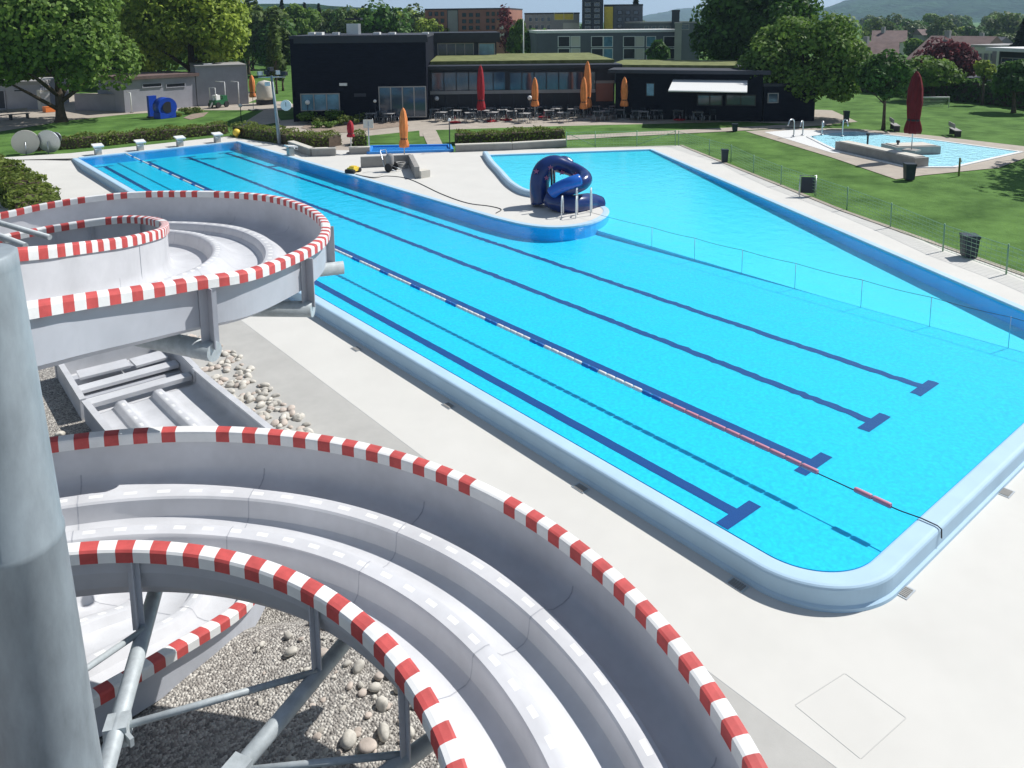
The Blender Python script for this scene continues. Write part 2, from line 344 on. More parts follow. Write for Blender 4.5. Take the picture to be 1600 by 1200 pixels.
# pale raised rim on the left and near sides
def sweep(path, prof, closed=False):
    """prof: (offset to the right of travel, z)"""
    mb = MB(); n = len(path); k = len(prof); vs = []
    for i, p in enumerate(path):
        a = np.array(path[max(i-1, 0)]); b = np.array(path[min(i+1, n-1)]); t = (b-a)/np.linalg.norm(b-a); nr = np.array([t[1], -t[0]])
        for u, z in prof: vs.append((p[0]+nr[0]*u, p[1]+nr[1]*u, z))
    fs = [(i*k+j, (i+1)*k+j, (i+1)*k+j+1, i*k+j+1) for i in range(n-1) for j in range(k-1)]
    mb.add(vs, [f[::-1] for f in fs], 0, False); return mb
rimprof = [(-.03, -.06), (0, -.012), (.03, .0), (.27, .006), (.31, -.002), (.335, -.02), (.348, -.05), (.352, -.28), (.39, -.31), (.40, LOW-.03)]
path = [(X0, y) for y in np.linspace(Y1+.1, Y0+1.2, 40)]+arc(X0+1.1, Y0+1.1, 1.1, 180, 270, 28)+[(x, Y0) for x in np.linspace(.2, 12.2, 14)]
tag(sweep(path, rimprof).build('pool_rim', M['rim']), kind='structure')
# rim of the shallow part facing the peninsula
p2 = [(18.0, 30.4), (16.4, 27.8), (14.9, 25.1), (13.6, 22.8), (12.95, 21.4), (12.65, 20.4), (12.8, 19.6), (13.4, 18.9)]
tag(sweep([tuple(q) for q in smooth_path(p2[::1], 5)], [(-.03, -.05), (0, .22), (.05, .27), (.24, .28), (.31, .24), (.34, .15), (.35, 0)]).build('shallow_pool_rim', M['rim']), kind='structure')
# light coping line round the right and peninsula edges
cop = [(11.9, Y0), (13.2, 0), (17, 6.9), (27, 25.2), (18.1, 30.4)]
tag(sweep(cop, [(-.03, -.05), (-.02, .025), (.0, .03), (.22, .03), (.24, .013)]).build('coping', M['rim']), kind='structure')
cop = [p for p in TIP if p[1] < 18.9]+[(X1, Y1), (X0, Y1)]
tag(sweep(cop, [(-.03, -.05), (-.02, .025), (.0, .03), (.22, .03), (.24, .013)]).build('peninsula_coping', M['rim']), kind='structure')
tag(sweep([(16.2, .4), (20.4, 9.1), g(1061, 227.4)], [(0, 0), (0, .04), (.22, .04), (.22, 0)]).build('deck_kerb', M['path']), kind='structure')
# ================================================================ WATER SLIDE
slide = thing('water_slide', (-10.85, -2.44, LOW), 'grey three lane water slide with red and white striped rims winding down beside the pool', 'water slide')
slide_off = Vector((10.85, 2.44, -LOW))
def sb(mb, name, mats, parent=None):
    o = mb.build(name, mats, parent or slide)
    if parent is None: o.location = slide_off
    return o
INS = [(0, 0), (0, -.42), (.02, -.48), (.06, -.515), (.15, -.53), (.28, -.52), (.36, -.48), (.395, -.43), (.455, -.42), (.51, -.42), (.58, -.42), (.60, -.44), (.612, -.55), (.63, -.62), (.68, -.65), (.80, -.65), (.95, -.60), (1.05, -.50), (1.10, -.40), (1.15, -.385), (1.205, -.385), (1.275, -.385), (1.295, -.41), (1.306, -.52), (1.325, -.60), (1.38, -.63), (1.55, -.62), (1.75, -.54), (1.9, -.38), (1.98, -.2), (2.0, 0)]
OUT = [(2.04, 0), (2.03, -.25), (1.95, -.45), (1.80, -.62), (1.65, -.69), (1.2, -.73), (.7, -.73), (.1, -.62), (-.012, -.55), (-.012, 0)]
SYM = [(0, 0), (0, -.30), (.03, -.36), (.1, -.38), (.5, -.38), (.6, -.35), (.66, -.25), (.7, -.235), (.715, -.234), (.765, -.234), (.78, -.235), (.82, -.25), (.86, -.35), (.92, -.38), (1.2, -.38), (1.28, -.35), (1.33, -.25), (1.37, -.235), (1.385, -.234), (1.435, -.234), (1.45, -.235), (1.49, -.25), (1.54, -.35), (1.6, -.38), (1.9, -.38), (1.97, -.36), (2.0, -.3), (2.0, 0)]
INS1 = [(0, 0), (0, -.50), (.02, -.56), (.08, -.61), (.2, -.63), (.45, -.62), (.53, -.57), (.58, -.50), (.62, -.475), (.66, -.47), (.715, -.47), (.75, -.48), (.775, -.52), (.79, -.60), (.84, -.65), (1.0, -.66), (1.15, -.60), (1.25, -.50), (1.30, -.445), (1.335, -.43), (1.39, -.43), (1.42, -.44), (1.445, -.47), (1.46, -.58), (1.50, -.66), (1.6, -.68), (1.85, -.68), (1.95, -.66), (1.99, -.60), (2.0, -.5), (2.0, 0)]
OUT1 = [(2.04, 0), (2.04, -.72), (1.95, -.78), (.7, -.73), (.1, -.64), (-.012, -.56), (-.012, 0)]
def seams(Q, t, ins, gap=1.95, start=.9):
    d = np.r_[0, np.cumsum(np.linalg.norm(np.diff(Q[:, :3], axis=0), axis=1))]; a = start
    while a < d[-1]-.3:
        mb = MB(); vs = []
        for dd in (-.007, .007):
            q = [np.interp(a+dd, d, Q[:, k]) for k in range(6)]; o, c = np.array(q[:3]), np.array(q[3:]); v = c-o; W = np.linalg.norm(v[:2]); h = v/W
            for i_, (u, z) in enumerate(ins):
                e = .003 if 0 < i_ < len(ins)-1 else 0; uu = u*W/2+(.003 if u < .01 else (-.003 if u > 1.99 else 0)); p = o+h*uu; vs.append((p[0], p[1], p[2]+z+.003))
        k = len(ins); s_ = side_of(Q); fs = [(i, k+i, k+i+1, i+1) if s_ > 0 else (i, i+1, k+i+1, k+i) for i in range(1, k-2)]
        mb.add(vs, [f[::-1] for f in fs]); sb(mb, 'section_joint', M['joint'], t); a += gap
def resamp2(ctrl, step):
    """ctrl rows: outer x,y,z, inner x,y,z -> evenly stepped along the outer rail"""
    Q = smooth_path(ctrl, 14); d = np.r_[0, np.cumsum(np.linalg.norm(np.diff(Q[:, :3], axis=0), axis=1))]
    n = int(round(d[-1]/step))+1; t = np.linspace(0, d[-1], n)
    return np.stack([np.interp(t, d, Q[:, k]) for k in range(6)], 1)
def side_of(Q):
    t = np.gradient(Q[:, :2], axis=0); c = Q[:, 3:5]-Q[:, :2]; return 1 if np.mean(t[:, 0]*c[:, 1]-t[:, 1]*c[:, 0]) > 0 else -1
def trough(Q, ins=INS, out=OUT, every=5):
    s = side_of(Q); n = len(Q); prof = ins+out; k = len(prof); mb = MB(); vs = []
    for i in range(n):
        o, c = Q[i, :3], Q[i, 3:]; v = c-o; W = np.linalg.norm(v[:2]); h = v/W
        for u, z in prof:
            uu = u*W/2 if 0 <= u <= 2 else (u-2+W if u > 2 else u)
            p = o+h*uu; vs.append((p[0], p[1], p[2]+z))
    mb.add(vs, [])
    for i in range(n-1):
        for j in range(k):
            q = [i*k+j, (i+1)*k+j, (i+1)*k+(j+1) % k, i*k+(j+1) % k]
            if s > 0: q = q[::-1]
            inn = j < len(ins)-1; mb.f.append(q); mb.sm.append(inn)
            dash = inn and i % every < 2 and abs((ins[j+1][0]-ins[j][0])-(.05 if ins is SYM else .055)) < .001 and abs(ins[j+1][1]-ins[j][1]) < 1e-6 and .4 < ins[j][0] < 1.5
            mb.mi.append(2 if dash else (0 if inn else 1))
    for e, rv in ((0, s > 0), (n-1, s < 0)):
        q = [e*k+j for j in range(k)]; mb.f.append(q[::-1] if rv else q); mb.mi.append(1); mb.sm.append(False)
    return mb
CAPP = [(-.115, -.095), (-.115, .005), (-.10, .025), (-.06, .032), (.01, .032), (.035, .024), (.04, .0), (.04, -.095)]
def rimcap(Q, side, cell=.147, prof=CAPP, stripes=True):
    A = Q[:, :3] if side == 0 else Q[:, 3:]; B = Q[:, 3:] if side == 0 else Q[:, :3]
    d = np.r_[0, np.cumsum(np.linalg.norm(np.diff(A, axis=0), axis=1))]; n = int(round(d[-1]/(cell/2)))+1; t = np.linspace(0, d[-1], n)
    A = np.stack([np.interp(t, d, A[:, k]) for k in range(3)], 1); B = np.stack([np.interp(t, d, B[:, k]) for k in range(3)], 1)
    s = side_of(np.hstack([A, B])); k = len(prof); mb = MB(); vs = []
    for i in range(n):
        h = B[i]-A[i]; h = h/np.linalg.norm(h[:2])
        for u, z in prof: vs.append((A[i, 0]+h[0]*u, A[i, 1]+h[1]*u, A[i, 2]+z))
    mb.add(vs, [])
    rr = random.Random(int(d[-1]*100)); skip = set(rr.sample(range(3, max(4, n//4)), max(0, n//60)))
    for i in range(n-1):
        for j in range(k):
            q = [i*k+j, (i+1)*k+j, (i+1)*k+(j+1) % k, i*k+(j+1) % k]
            if s > 0: q = q[::-1]
            mb.f.append(q); mb.mi.append(((i//2) % 2 if i//4 not in skip else 0) if stripes else 0); mb.sm.append(False)
    for e in (0, n-1):
        mb.f.append([e*k+j for j in range(k)]); mb.mi.append(0); mb.sm.append(False)
    return mb
def sharpen(o, ins, out):
    prof = ins+out; k = len(prof); me = o.data; sh = set()
    for j in range(k):
        a, b, c = prof[j-1], prof[j], prof[(j+1) % k]; d = abs((math.atan2(c[1]-b[1], c[0]-b[0])-math.atan2(b[1]-a[1], b[0]-a[0])+math.pi) % (2*math.pi)-math.pi)
        if d > R_(34): sh.add(j)
    for e in me.edges:
        i, j = e.vertices
        if abs(i-j) == k and i % k in sh: e.use_edge_sharp = True
    return o
def channel(ctrl, lab, ins=INS, out=OUT, name='trough', cut=None, col=('white', 'red')):
    Q = resamp2(ctrl, .0735)
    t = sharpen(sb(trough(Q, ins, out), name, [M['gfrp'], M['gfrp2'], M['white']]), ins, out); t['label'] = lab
    seams(Q, t, ins)
    K = Q[:cut] if cut else Q
    a = sb(rimcap(K, 0), 'striped_rim', [M[col[0]], M[col[1]]]); a['label'] = 'outer red and white striped rim of the '+lab.split(' of ')[0]
    b = sb(rimcap(K, 1), 'striped_rim', [M[col[0]], M[col[1]]]); b['label'] = 'inner red and white striped rim of the '+lab.split(' of ')[0]
    return Q
def par(rows, s):
    """x,y,z,width rows -> outer+inner rows, inner offset square to the path; s=+1 inner on the left"""
    P = np.array(rows, float); T = np.gradient(P[:, :2], axis=0); T /= np.linalg.norm(T, axis=1)[:, None]
    return [(*p[:3], p[0]-t[1]*s*p[3], p[1]+t[0]*s*p[3], p[2]) for p, t in zip(P, T)]
# upper loop, travelling anticlockwise: outer rim and inner rim as surveyed
U = [(60,474,5.70,60,391),(130,463,5.57,115,385),(220,450,5.40,165,379),(300,437,5.27,205,373),(380,425,5.14,235,366),(440,405,5.02,252,361),(488,382,4.88,259,356),(505,362,4.78,261,352),(500,342,4.68,259,348),(470,322,4.62,253,345),(420,308,4.55,242,342),(350,302,4.48,225,340),(270,301,4.42,202,339),(200,303,4.36,175,341),(125,311,4.30,140,345),(60,322,4.24,95,352),(0,335,4.18,45,361)]
UU = [(*g3(a, b, z), *g3(c, d, z)) for a, b, z, c, d in U]
a_, b_ = np.array(UU[0]), np.array(UU[1]); dd_ = (a_-b_)/np.linalg.norm((a_-b_)[:2]); dd_[5] = dd_[2]; dd_[3:5] = dd_[:2]
up_ctrl = [tuple(a_+dd_*q) for q in (5.0, 3.2, 1.5)]+UU
up_ctrl += [(-11.6,11.9,4.1,-11.2,9.9,4.1),(-13.6,10.6,4.03,-12.4,8.9,4.03),(-14.9,8.4,3.97,-13.1,7.4,3.97),(-15.2,6.0,3.92,-13.2,6.0,3.92)]
QU = channel(up_ctrl, 'upper loop of the slide', INS1, OUT1)
# main loop, clockwise helix round the steel mast
CX2, CY2, RO2 = -10.92, -2.44, 4.63
low_ctrl = [(-15.6,7.0,3.95,2.0),(-14.6,4.2,3.9,2.0),(-12.6,2.7,3.85,2.0)]+[(CX2+RO2*math.cos(R_(a)), CY2+RO2*math.sin(R_(a)), 3+.47*R_(a), 2.0) for a in (104, 90, 75, 60, 45, 30, 15, 0, -15, -30, -45, -60, -80, -100, -120, -140, -160)]
low_ctrl += [(-15.6,-3.6,1.5,2.0),(-15.9,-1.5,1.3,2.05),(-15.6,.6,1.15,2.1)]
QL = channel(par(low_ctrl, -1), 'middle loop of the slide')
# last bend and straight run-out near the ground: rail given on its right hand side
SYO = [(2.04, 0), (2.04, -.5), (-.04, -.5), (-.04, 0)]
last = [(-13.9,-1.2,1.9,2.1),(-12.8,.1,1.7,2.1),(-11.3,.75,1.5,2.15),(*g(165, 1071, 1.36), 1.36, 2.2),(*g(270, 1010, 1.2), 1.2, 2.2),(*g(375, 942, 1.0), 1.0, 2.2),(-7.5,2.6,.82,2.25),(-7.1,2.95,.74,2.25)]
channel(par(last, 1), 'lowest bend of the slide close to the gravel', SYM, SYO, cut=-9, col=('red', 'white'))
run = [(-7.1,2.95,.74,2.25),(-6.2,3.8,.45,2.3),(-5.72,4.8,.25,2.35),(-5.6,6.0,.18,2.35),(-5.65,8,.12,2.35),(-5.75,10,.10,2.35),(-5.8,11.1,.10,2.35)]
QR = resamp2(par(run, 1), .08)
t_ = sb(trough(QR, SYM, SYO), 'run_out_trough', [M['gfrp'], M['gfrp2'], M['white']]); t_['label'] = 'straight pale run-out trough with two divider humps'
for side in (0, 1): sb(rimcap(QR, side, .147, [(-.07, -.02), (-.07, .02), (.06, .02), (.06, -.02)], False), 'wall_cap', M['gfrp'])
# landing basin at the end of the run-out
mb = MB(); bx0, bx1, by0, by1 = -8.17, -5.78, 11.1, 13.7
mb.box(((bx0+bx1)/2, (by0+by1)/2, -.36), (bx1-bx0+.1, by1-by0, .06)); mb.box((bx0, (by0+by1)/2, -.11), (.12, by1-by0, .44)); mb.box((bx1+.02, (by0+by1)/2, -.11), (.12, by1-by0, .44))
mb.box(((bx0+bx1)/2, by1+.06, -.11), (bx1-bx0+.16, .12, .44))
sb(mb, 'landing_basin', M['gfrp'])
mb = MB(); mb.box(((bx0+bx1)/2, 11.35, -.16), (bx1-bx0-.12, .28, .1)); sb(mb, 'cross_sill', M['gfrp'])
mb = MB(); mb.box(((bx0+bx1)/2, 12.35, -.20), (bx1-bx0-.12, .34, .08)); sb(mb, 'cross_sill', M['gfrp'])
mb = MB(); mb.box((-6.35, 12.9, -.12), (.75, .55, .06), .05); mb.box((-7.35, 13.0, -.12), (1.1, .5, .06), -.04); sb(mb, 'grille_panel', M['gfrp'])
mb = MB(); mb.box(((bx0+bx1)/2, 12.8, -.322), (bx1-bx0-.14, 1.5, .01)); sb(mb, 'basin_drain', M['gfrp2'])
# masts
mb = MB(); mx, my = -10.80, -2.40
mb.lathe((0, 0, 0), [(.36, LOW), (.36, LOW+.04), (.245, LOW+.05), (.245, 5.29), (.250, 5.30), (.250, 5.34), (.244, 5.35), (.238, 6.84), (.238, 6.855), (.239, 6.86), (.239, 6.93), (.22, 6.945), (.0, 6.95)], 40)
mast = sb(mb, 'mast', M['galv']); mast.location = slide_off+Vector((mx+.24, my, 0)); mast.rotation_euler = (0, R_(-2.6), 0)
mast['label'] = 'thick galvanised steel mast inside the middle loop'
mb = MB(); mb.lathe((-11.3, 7.2, 0), [(.3, LOW), (.3, LOW+.04), (.2, LOW+.05), (.2, 6.4), (.22, 6.41), (.22, 6.45), (0, 6.47)], 28)
sb(mb, 'mast', M['galv'])['label'] = 'slimmer steel mast inside the upper loop'
def near_idx(Q, x, y): return int(np.argmin((Q[:, 0]-x)**2+(Q[:, 1]-y)**2))
def support(Q, i, mastxy, drop=.74, reach=.14, r=.115, arm=True):
    O, I = Q[i, :3], Q[i, 3:]; W = np.linalg.norm((I-O)[:2]); d = Vector((*(I-O)[:2], 0))/W; t = Vector((-d.y, d.x, 0)); z = O[2]-drop-r
    if arm: MBx = MB(); MBx.tube([Vector((mastxy[0], mastxy[1], z)), Vector((O[0], O[1], z))-d*reach], r, 18); sb(MBx, 'support_arm', M['galv2'])
    for uu, sg in ((-.06, -1), (W+.06, 1)):
        c = Vector((O[0], O[1], 0))+d*uu; z1 = O[2]-.09; z0 = z+r*.3; mb = MB()
        def slab(pa, pb, nrm):
            vs = [pa-nrm, pb-nrm, pb+nrm, pa+nrm]
            mb.add([(v.x, v.y, z0) for v in vs]+[(v.x, v.y, z1) for v in vs], [(0, 1, 5, 4), (1, 2, 6, 5), (2, 3, 7, 6), (3, 0, 4, 7), (4, 5, 6, 7), (3, 2, 1, 0)])
        slab(c-t*(.10 if sg < 0 else .05), c+t*(.10 if sg < 0 else .05), d*.008); slab(c+d*sg*.010, c+d*sg*(.14 if sg < 0 else .06), t*.007)
        sb(mb, 'bracket', M['gfrp2'])
M2 = (mx, my); MU = (-11.3, 7.2)
ANG = (104, 63, 26, 2, -28, -70)
for ang in ANG: support(QL, near_idx(QL, CX2+RO2*math.cos(R_(ang)), CY2+RO2*math.sin(R_(ang))), M2, r=.07)
for px, py, z in ((322, 434, 5.23), (472, 392, 4.93), (502, 345, 4.7), (350, 302, 4.48), (125, 311, 4.3)):
    support(QU, near_idx(QU, *g(px, py, z)), MU, drop=.72, reach=.34 if px == 502 else .16)
def rod(a, b, r=.03, name='brace_rod', mt='galv2'):
    mb = MB(); mb.tube([a, b], r, 12); return sb(mb, name, M[mt])
def armpt(ang, r):
    o = Vector((CX2+RO2*math.cos(R_(ang)), CY2+RO2*math.sin(R_(ang)), 0)); m2 = Vector((mx, my, 0)); d = (o-m2).normalized(); p = m2+d*r; return (p.x, p.y, 3+.47*R_(ang)-.855)
for a1, a2 in zip(ANG[:3], ANG[1:4]):
    p, q = armpt(a1, 1.45), armpt(a2, 2.42); rod((p[0], p[1], p[2]+.05), (q[0], q[1], q[2]+.10), .028)
    mb = MB(); mb.box((p[0], p[1], p[2]+.03), (.16, .17, .17), R_(a1)); mb.box((p[0]+.03, p[1]-.05, p[2]+.03), (.03, .28, .07), R_(a1)-.9); sb(mb, 'clamp', M['galv2'])
# tie bars from the second mast to the inner rim of the upper loop
for px, py, z in ((78, 371, 5.42), (40, 384, 5.5), (12, 376, 5.5)):
    x, y = g(px, py, z); rod((-11.3, 7.2, 5.9), (x, y, z), .035)
def upface(P): a = sum(P[i][0]*P[(i+1) % len(P)][1]-P[(i+1) % len(P)][0]*P[i][1] for i in range(len(P))); return tuple(range(len(P))) if a > 0 else tuple(range(len(P)-1, -1, -1))
# ================================================================ VEGETATION
def fastmesh(name, V, Fq, m_, parent=None):
    me = bpy.data.meshes.new(name); V = np.asarray(V, np.float32); Fq = np.asarray(Fq, np.int32)
    me.vertices.add(len(V)); me.vertices.foreach_set('co', V.ravel()); me.loops.add(Fq.size); me.loops.foreach_set('vertex_index', Fq.ravel())
    me.polygons.add(len(Fq)); me.polygons.foreach_set('loop_start', np.arange(0, Fq.size, Fq.shape[1], dtype=np.int32))
    me.polygons.foreach_set('loop_total', np.full(len(Fq), Fq.shape[1], np.int32)); me.update(calc_edges=True); me.validate()
    me.materials.append(m_); o = bpy.data.objects.new(name, me); COL.objects.link(o)
    if parent is not None: o.parent = parent
    return o
def leafquads(C, N, size):
    n = len(C); a = rng.normal(size=(n, 3)); a -= (a*N).sum(1)[:, None]*N; a /= np.linalg.norm(a, axis=1)[:, None]; b = np.cross(N, a)
    s = size*rng.uniform(.55, 1.25, (n, 1)); a *= s; b *= s*rng.uniform(.5, .9, (n, 1)); k = N*s*.25
    V = np.stack([C-a, C-b+k, C+a, C+b+k], 1).reshape(-1, 3); return V, np.arange(n*4).reshape(n, 4)
def crown_pts(c, rx, rz, nl, n, lr=.42, ry=None):
    ry = ry or rx; out = []; nn = []
    for i in range(nl):
        th = rng.uniform(0, 2*math.pi); ph = math.acos(rng.uniform(-.75, 1)); q = rng.uniform(.45, .78)
        lc = np.array([math.cos(th)*math.sin(ph)*rx*q, math.sin(th)*math.sin(ph)*ry*q, math.cos(ph)*rz*q])
        r = lr*rng.uniform(.6, 1.15); m_ = int(n/nl)
        d = rng.normal(size=(m_, 3)); d /= np.linalg.norm(d, axis=1)[:, None]
        rr = rng.uniform(.55, 1.06, (m_, 1))**.5
        out.append(lc+d*rr*np.array([rx, ry, rz])*r); nn.append(d+rng.normal(size=(m_, 3))*.55+np.array([0, 0, .35]))
    C = np.concatenate(out); N = np.concatenate(nn); N /= np.linalg.norm(N, axis=1)[:, None]
    return C+np.array(c), N
def tree(name, base, ctop, cbot, width, mat_, label, cat='tree', n=5000, leaf=.28, nl=22, group=None, trunk=None, limbs=5, lr=.42):
    """base xy, crown top/bottom z, crown width: crown rises from a tapered trunk with limbs"""
    t = thing(name, (base[0], base[1], 0), label, cat, group=group)
    rx = width/2; rz = (ctop-cbot)/2; cz = (ctop+cbot)/2; tr = trunk or max(.12, width*.035)
    C, N = crown_pts((0, 0, cz), rx, rz, nl, n, lr); V, Fq = leafquads(C, N, leaf); fastmesh('crown', V, Fq, mat_, t)
    mb = MB(); r2 = random.Random(int(base[0]*10)); top = cz+rz*.2
    mb.tube([(0, 0, -.1), (.02, 0, .4), (r2.uniform(-.1, .1), .05, cbot), (r2.uniform(-.3, .3), 0, top)], [tr*1.5, tr*1.05, tr*.8, tr*.3], 9)
    for k in range(limbs):
        a = k*2*math.pi/limbs+r2.random(); z0 = cbot+(top-cbot)*r2.uniform(-.1, .5)
        mb.tube([(0, 0, z0), (math.cos(a)*rx*.3, math.sin(a)*rx*.3, z0+rz*.25), (math.cos(a)*rx*.62, math.sin(a)*rx*.62, z0+rz*.5)], [tr*.5, tr*.32, tr*.1], 6)
    mb.build('trunk', M['wood'], t); return t
def conifer(name, base, top, bot, width, mat_, label, n=1500, leaf=.4, group=None):
    t = thing(name, (base[0], base[1], 0), label, 'tree', group=group); C = []; N = []
    for i in range(n):
        q = rng.uniform(0, 1)**.6; z = top-(top-bot)*q; r = width/2*q*(.75+.25*math.sin(q*40))*rng.uniform(.5, 1.05); a = rng.uniform(0, 2*math.pi)
        C.append((math.cos(a)*r, math.sin(a)*r, z-r*.2)); N.append((math.cos(a)*.5+rng.normal()*.3, math.sin(a)*.5+rng.normal()*.3, .8))
    N = np.array(N); N /= np.linalg.norm(N, axis=1)[:, None]; V, Fq = leafquads(np.array(C), N, leaf); fastmesh('crown', V, Fq, mat_, t)
    MB().tube([(0, 0, 0), (0, 0, top*.97)], [width*.05, .03], 7).build('trunk', M['wood'], t); return t
def ptree(name, cx, ytop, ybot, wpx, mat_, label, dist=None, base=None, **k):
    """from photo measures: crown centre column, crown top/bottom rows, crown width, level distance or base row"""
    if base is not None: b = g(cx, base)
    else: b = at(cx, 100, dist)[:2]
    D = math.hypot(b[0]-CAM[0], b[1]-CAM[1]); z1 = zt(b, ytop) if ytop > -400 else 20; z0 = zt(b, ybot); wm = wpx*D/F
    f = conifer if k.pop('con', False) else tree
    return f(name, b, z1, max(z0, .3), wm, mat_, label, **k)
def hedge(name, pts, width, height, label, mat_=None, dens=95, z=0, leaf=.085, round_=.25):
    """clipped hedge along a polyline"""
    P = resample(np.array([(*p, z) for p in pts], float), .5); C = []; N = []
    L = np.linalg.norm(np.diff(P, axis=0), axis=1).sum(); n = int(L*(width+2*height)*dens)
    T = np.gradient(P[:, :2], axis=0); T /= np.linalg.norm(T, axis=1)[:, None]
    idx = rng.uniform(0, len(P)-1.001, n); i = idx.astype(int); f = (idx-i)[:, None]
    p = P[i]*(1-f)+P[i+1]*f; nn = np.stack([-T[i, 1], T[i, 0]], 1)
    s = rng.uniform(-1, 1, n)*(width/2+height); top = np.abs(s) < width/2; off = np.where(top, s, np.sign(s)*width/2)
    zz = np.where(top, height, height-(np.abs(s)-width/2)); wob = 1+.10*np.sin(idx*1.7)+.08*np.sin(idx*.63+2)
    jit = rng.normal(0, .045, (n, 3)); e = np.clip((np.abs(off)-(width/2-round_))/round_, 0, 1)*(zz > height-.02)
    c = np.stack([p[:, 0]+nn[:, 0]*off*wob, p[:, 1]+nn[:, 1]*off*wob, z+zz*wob-e*round_*.35], 1)+jit
    nv = np.stack([nn[:, 0]*np.where(top, 0, np.sign(s)), nn[:, 1]*np.where(top, 0, np.sign(s)), np.where(top, 1., .15)], 1)+rng.normal(0, .5, (n, 3))
    nv /= np.linalg.norm(nv, axis=1)[:, None]; V, Fq = leafquads(c, nv, leaf)
    t = thing(name, tuple(P[0]), label, 'hedge'); o = fastmesh('foliage', V-P[0], Fq, mat_ or L_hedge, t)
    mb = MB(); k = 4; vs = []
    for q in range(len(P)):
        for (o1, o2) in ((-1, 0), (-1, 1), (1, 1), (1, 0)):
            w1 = width/2-.09; vs.append((P[q, 0]-T[q, 1]*o1*w1-P[0, 0], P[q, 1]+T[q, 0]*o1*w1-P[0, 1], (height-.14)*o2))
    mb.add(vs, [(q*k+j, (q+1)*k+j, (q+1)*k+(j+1) % k, q*k+(j+1) % k) for q in range(len(P)-1) for j in range(k)]+[(0, 1, 2, 3), tuple((len(P)-1)*k+j for j in (3, 2, 1, 0))])
    mb.build('inner_twigs', M['wood'], t); return t
def shrub(base, r, h, label, mat_=None, name='shrub', z=0, n=None, group=None, leaf=.09):
    t = thing(name, (base[0], base[1], z), label, 'shrub', group=group)
    C, N = crown_pts((0, 0, h*.5), r, h*.5, 8, n or int(500*r*r+160), .5); C[:, 2] = np.maximum(C[:, 2], .03); V, Fq = leafquads(C, N, leaf)
    fastmesh('foliage', V, Fq, mat_ or L_hedge, t); MB().tube([(0, 0, 0), (.02, 0, h*.6)], [.04, .02], 6).build('stem', M['wood'], t); return t
hedge('clipped_hedge', [g(352, 207), g(200, 222), g(118, 230), g(60, 234)], 1.3, .75, 'long low clipped hedge running behind the starting blocks')
hedge('clipped_hedge', [(-9.0, 17.5), (-8.3, 22), (-6.2, 29.0), (-5.6, 34), (-5.7, 40), (-6.3, 47)], 1.6, 1.15, 'tall bushy hedge at the left edge beyond the slide', z=LOW, dens=75, leaf=.12)
hedge('clipped_hedge', [g(378, 210), g(430, 219), g(470, 226), g(524, 229)], 1.6, .8, 'clipped hedge beside the lamp post and the grey kerb wall')
hedge('clipped_hedge', [g(552, 226), g(572, 225)], 1.3, .8, 'short hedge block behind the small red parasol')
hedge('clipped_hedge', [g(712, 224), g(790, 221), g(878, 216)], 1.3, .75, 'straight low hedge above the grey wall left of the wire fence')
# ================================================================ PATHS AND SMALL STRUCTURE
def gp(*pp, z=0): return [g(a, b, z) for a, b in pp]
def patch(name, pts, z, m_): return sheet(name, pts, [], z, m_)
patch('terrace_paving', gp((418, 212), (470, 226), (528, 234), (545, 226), (580, 214), (700, 212), (880, 206), (1030, 203), (1150, 199), (1290, 194), (1340, 190), (1300, 172), (1190, 168), (660, 168), (440, 188)), -.012, M['path'])
patch('front_lawn', gp((566, 213), (655, 204), (657, 223), (574, 224)), .0, M['grass'])
patch('front_lawn', gp((681, 203), (870, 197), (1040, 193), (1160, 190), (1290, 196), (1090, 207), (890, 213), (700, 223), (688, 223)), .0, M['grass'])
patch('lawn_path', gp((884, 219), (884, 212), (1148, 199), (1300, 191), (1300, 195), (1160, 204), (960, 214)), .006, M['path'])
patch('footpath', gp((523, 228), (548, 228), (552, 240), (527, 243)), .010, M['path'])
patch('footpath', gp((660, 208), (682, 205), (692, 226), (668, 226)), .004, M['path'])
patch('yard_paving', gp((-60, 205), (0, 205), (105, 188), (200, 178), (370, 168), (412, 150), (380, 140), (-60, 150)), -.014, M['path'])
patch('asphalt_path', gp((375, 195), (412, 172), (425, 165), (440, 190), (400, 197)), -.008, M['path'])
patch('flower_bed', gp((470, 200), (488, 187), (560, 183), (615, 188), (640, 196), (545, 207), (505, 208)), .012, M['soil'])
def kerbwall(pts, h, th, label, z=0, name='low_wall', m_='concrete'):
    t = thing(name, (pts[0][0], pts[0][1], z), label, 'wall'); P = np.array(pts); mb = MB(); o = P[0]
    for a, b in zip(P[:-1], P[1:]):
        d = (b-a)/np.linalg.norm(b-a); n_ = np.array([-d[1], d[0]])*th/2
        mb.prism([tuple(q-o) for q in (a-n_, b-n_, b+n_, a+n_)], 0, h)
    mb.build('wall_body', M[m_], t); mb = MB()
    for a, b in zip(P[:-1], P[1:]):
        d = (b-a)/np.linalg.norm(b-a); n_ = np.array([-d[1], d[0]])*(th/2+.03)
        mb.prism([tuple(q-o) for q in (a-n_-d*.02, b-n_+d*.02, b+n_+d*.02, a+n_-d*.02)], h+.002, h+.06)
    mb.build('coping', M['cream'] if m_ == 'concrete' else M[m_], t); return t
kerbwall(gp((455, 232), (488, 244), (525, 243)), .45, .35, 'bent grey kerb wall in front of the hedge by the lamp post')
kerbwall(gp((546, 241), (578, 240)), .4, .35, 'short grey kerb wall left of the blue foot bath')
kerbwall(gp((712, 237), (800, 234), (884, 229)), .42, .35, 'long grey kerb wall between foot bath and wire fence')
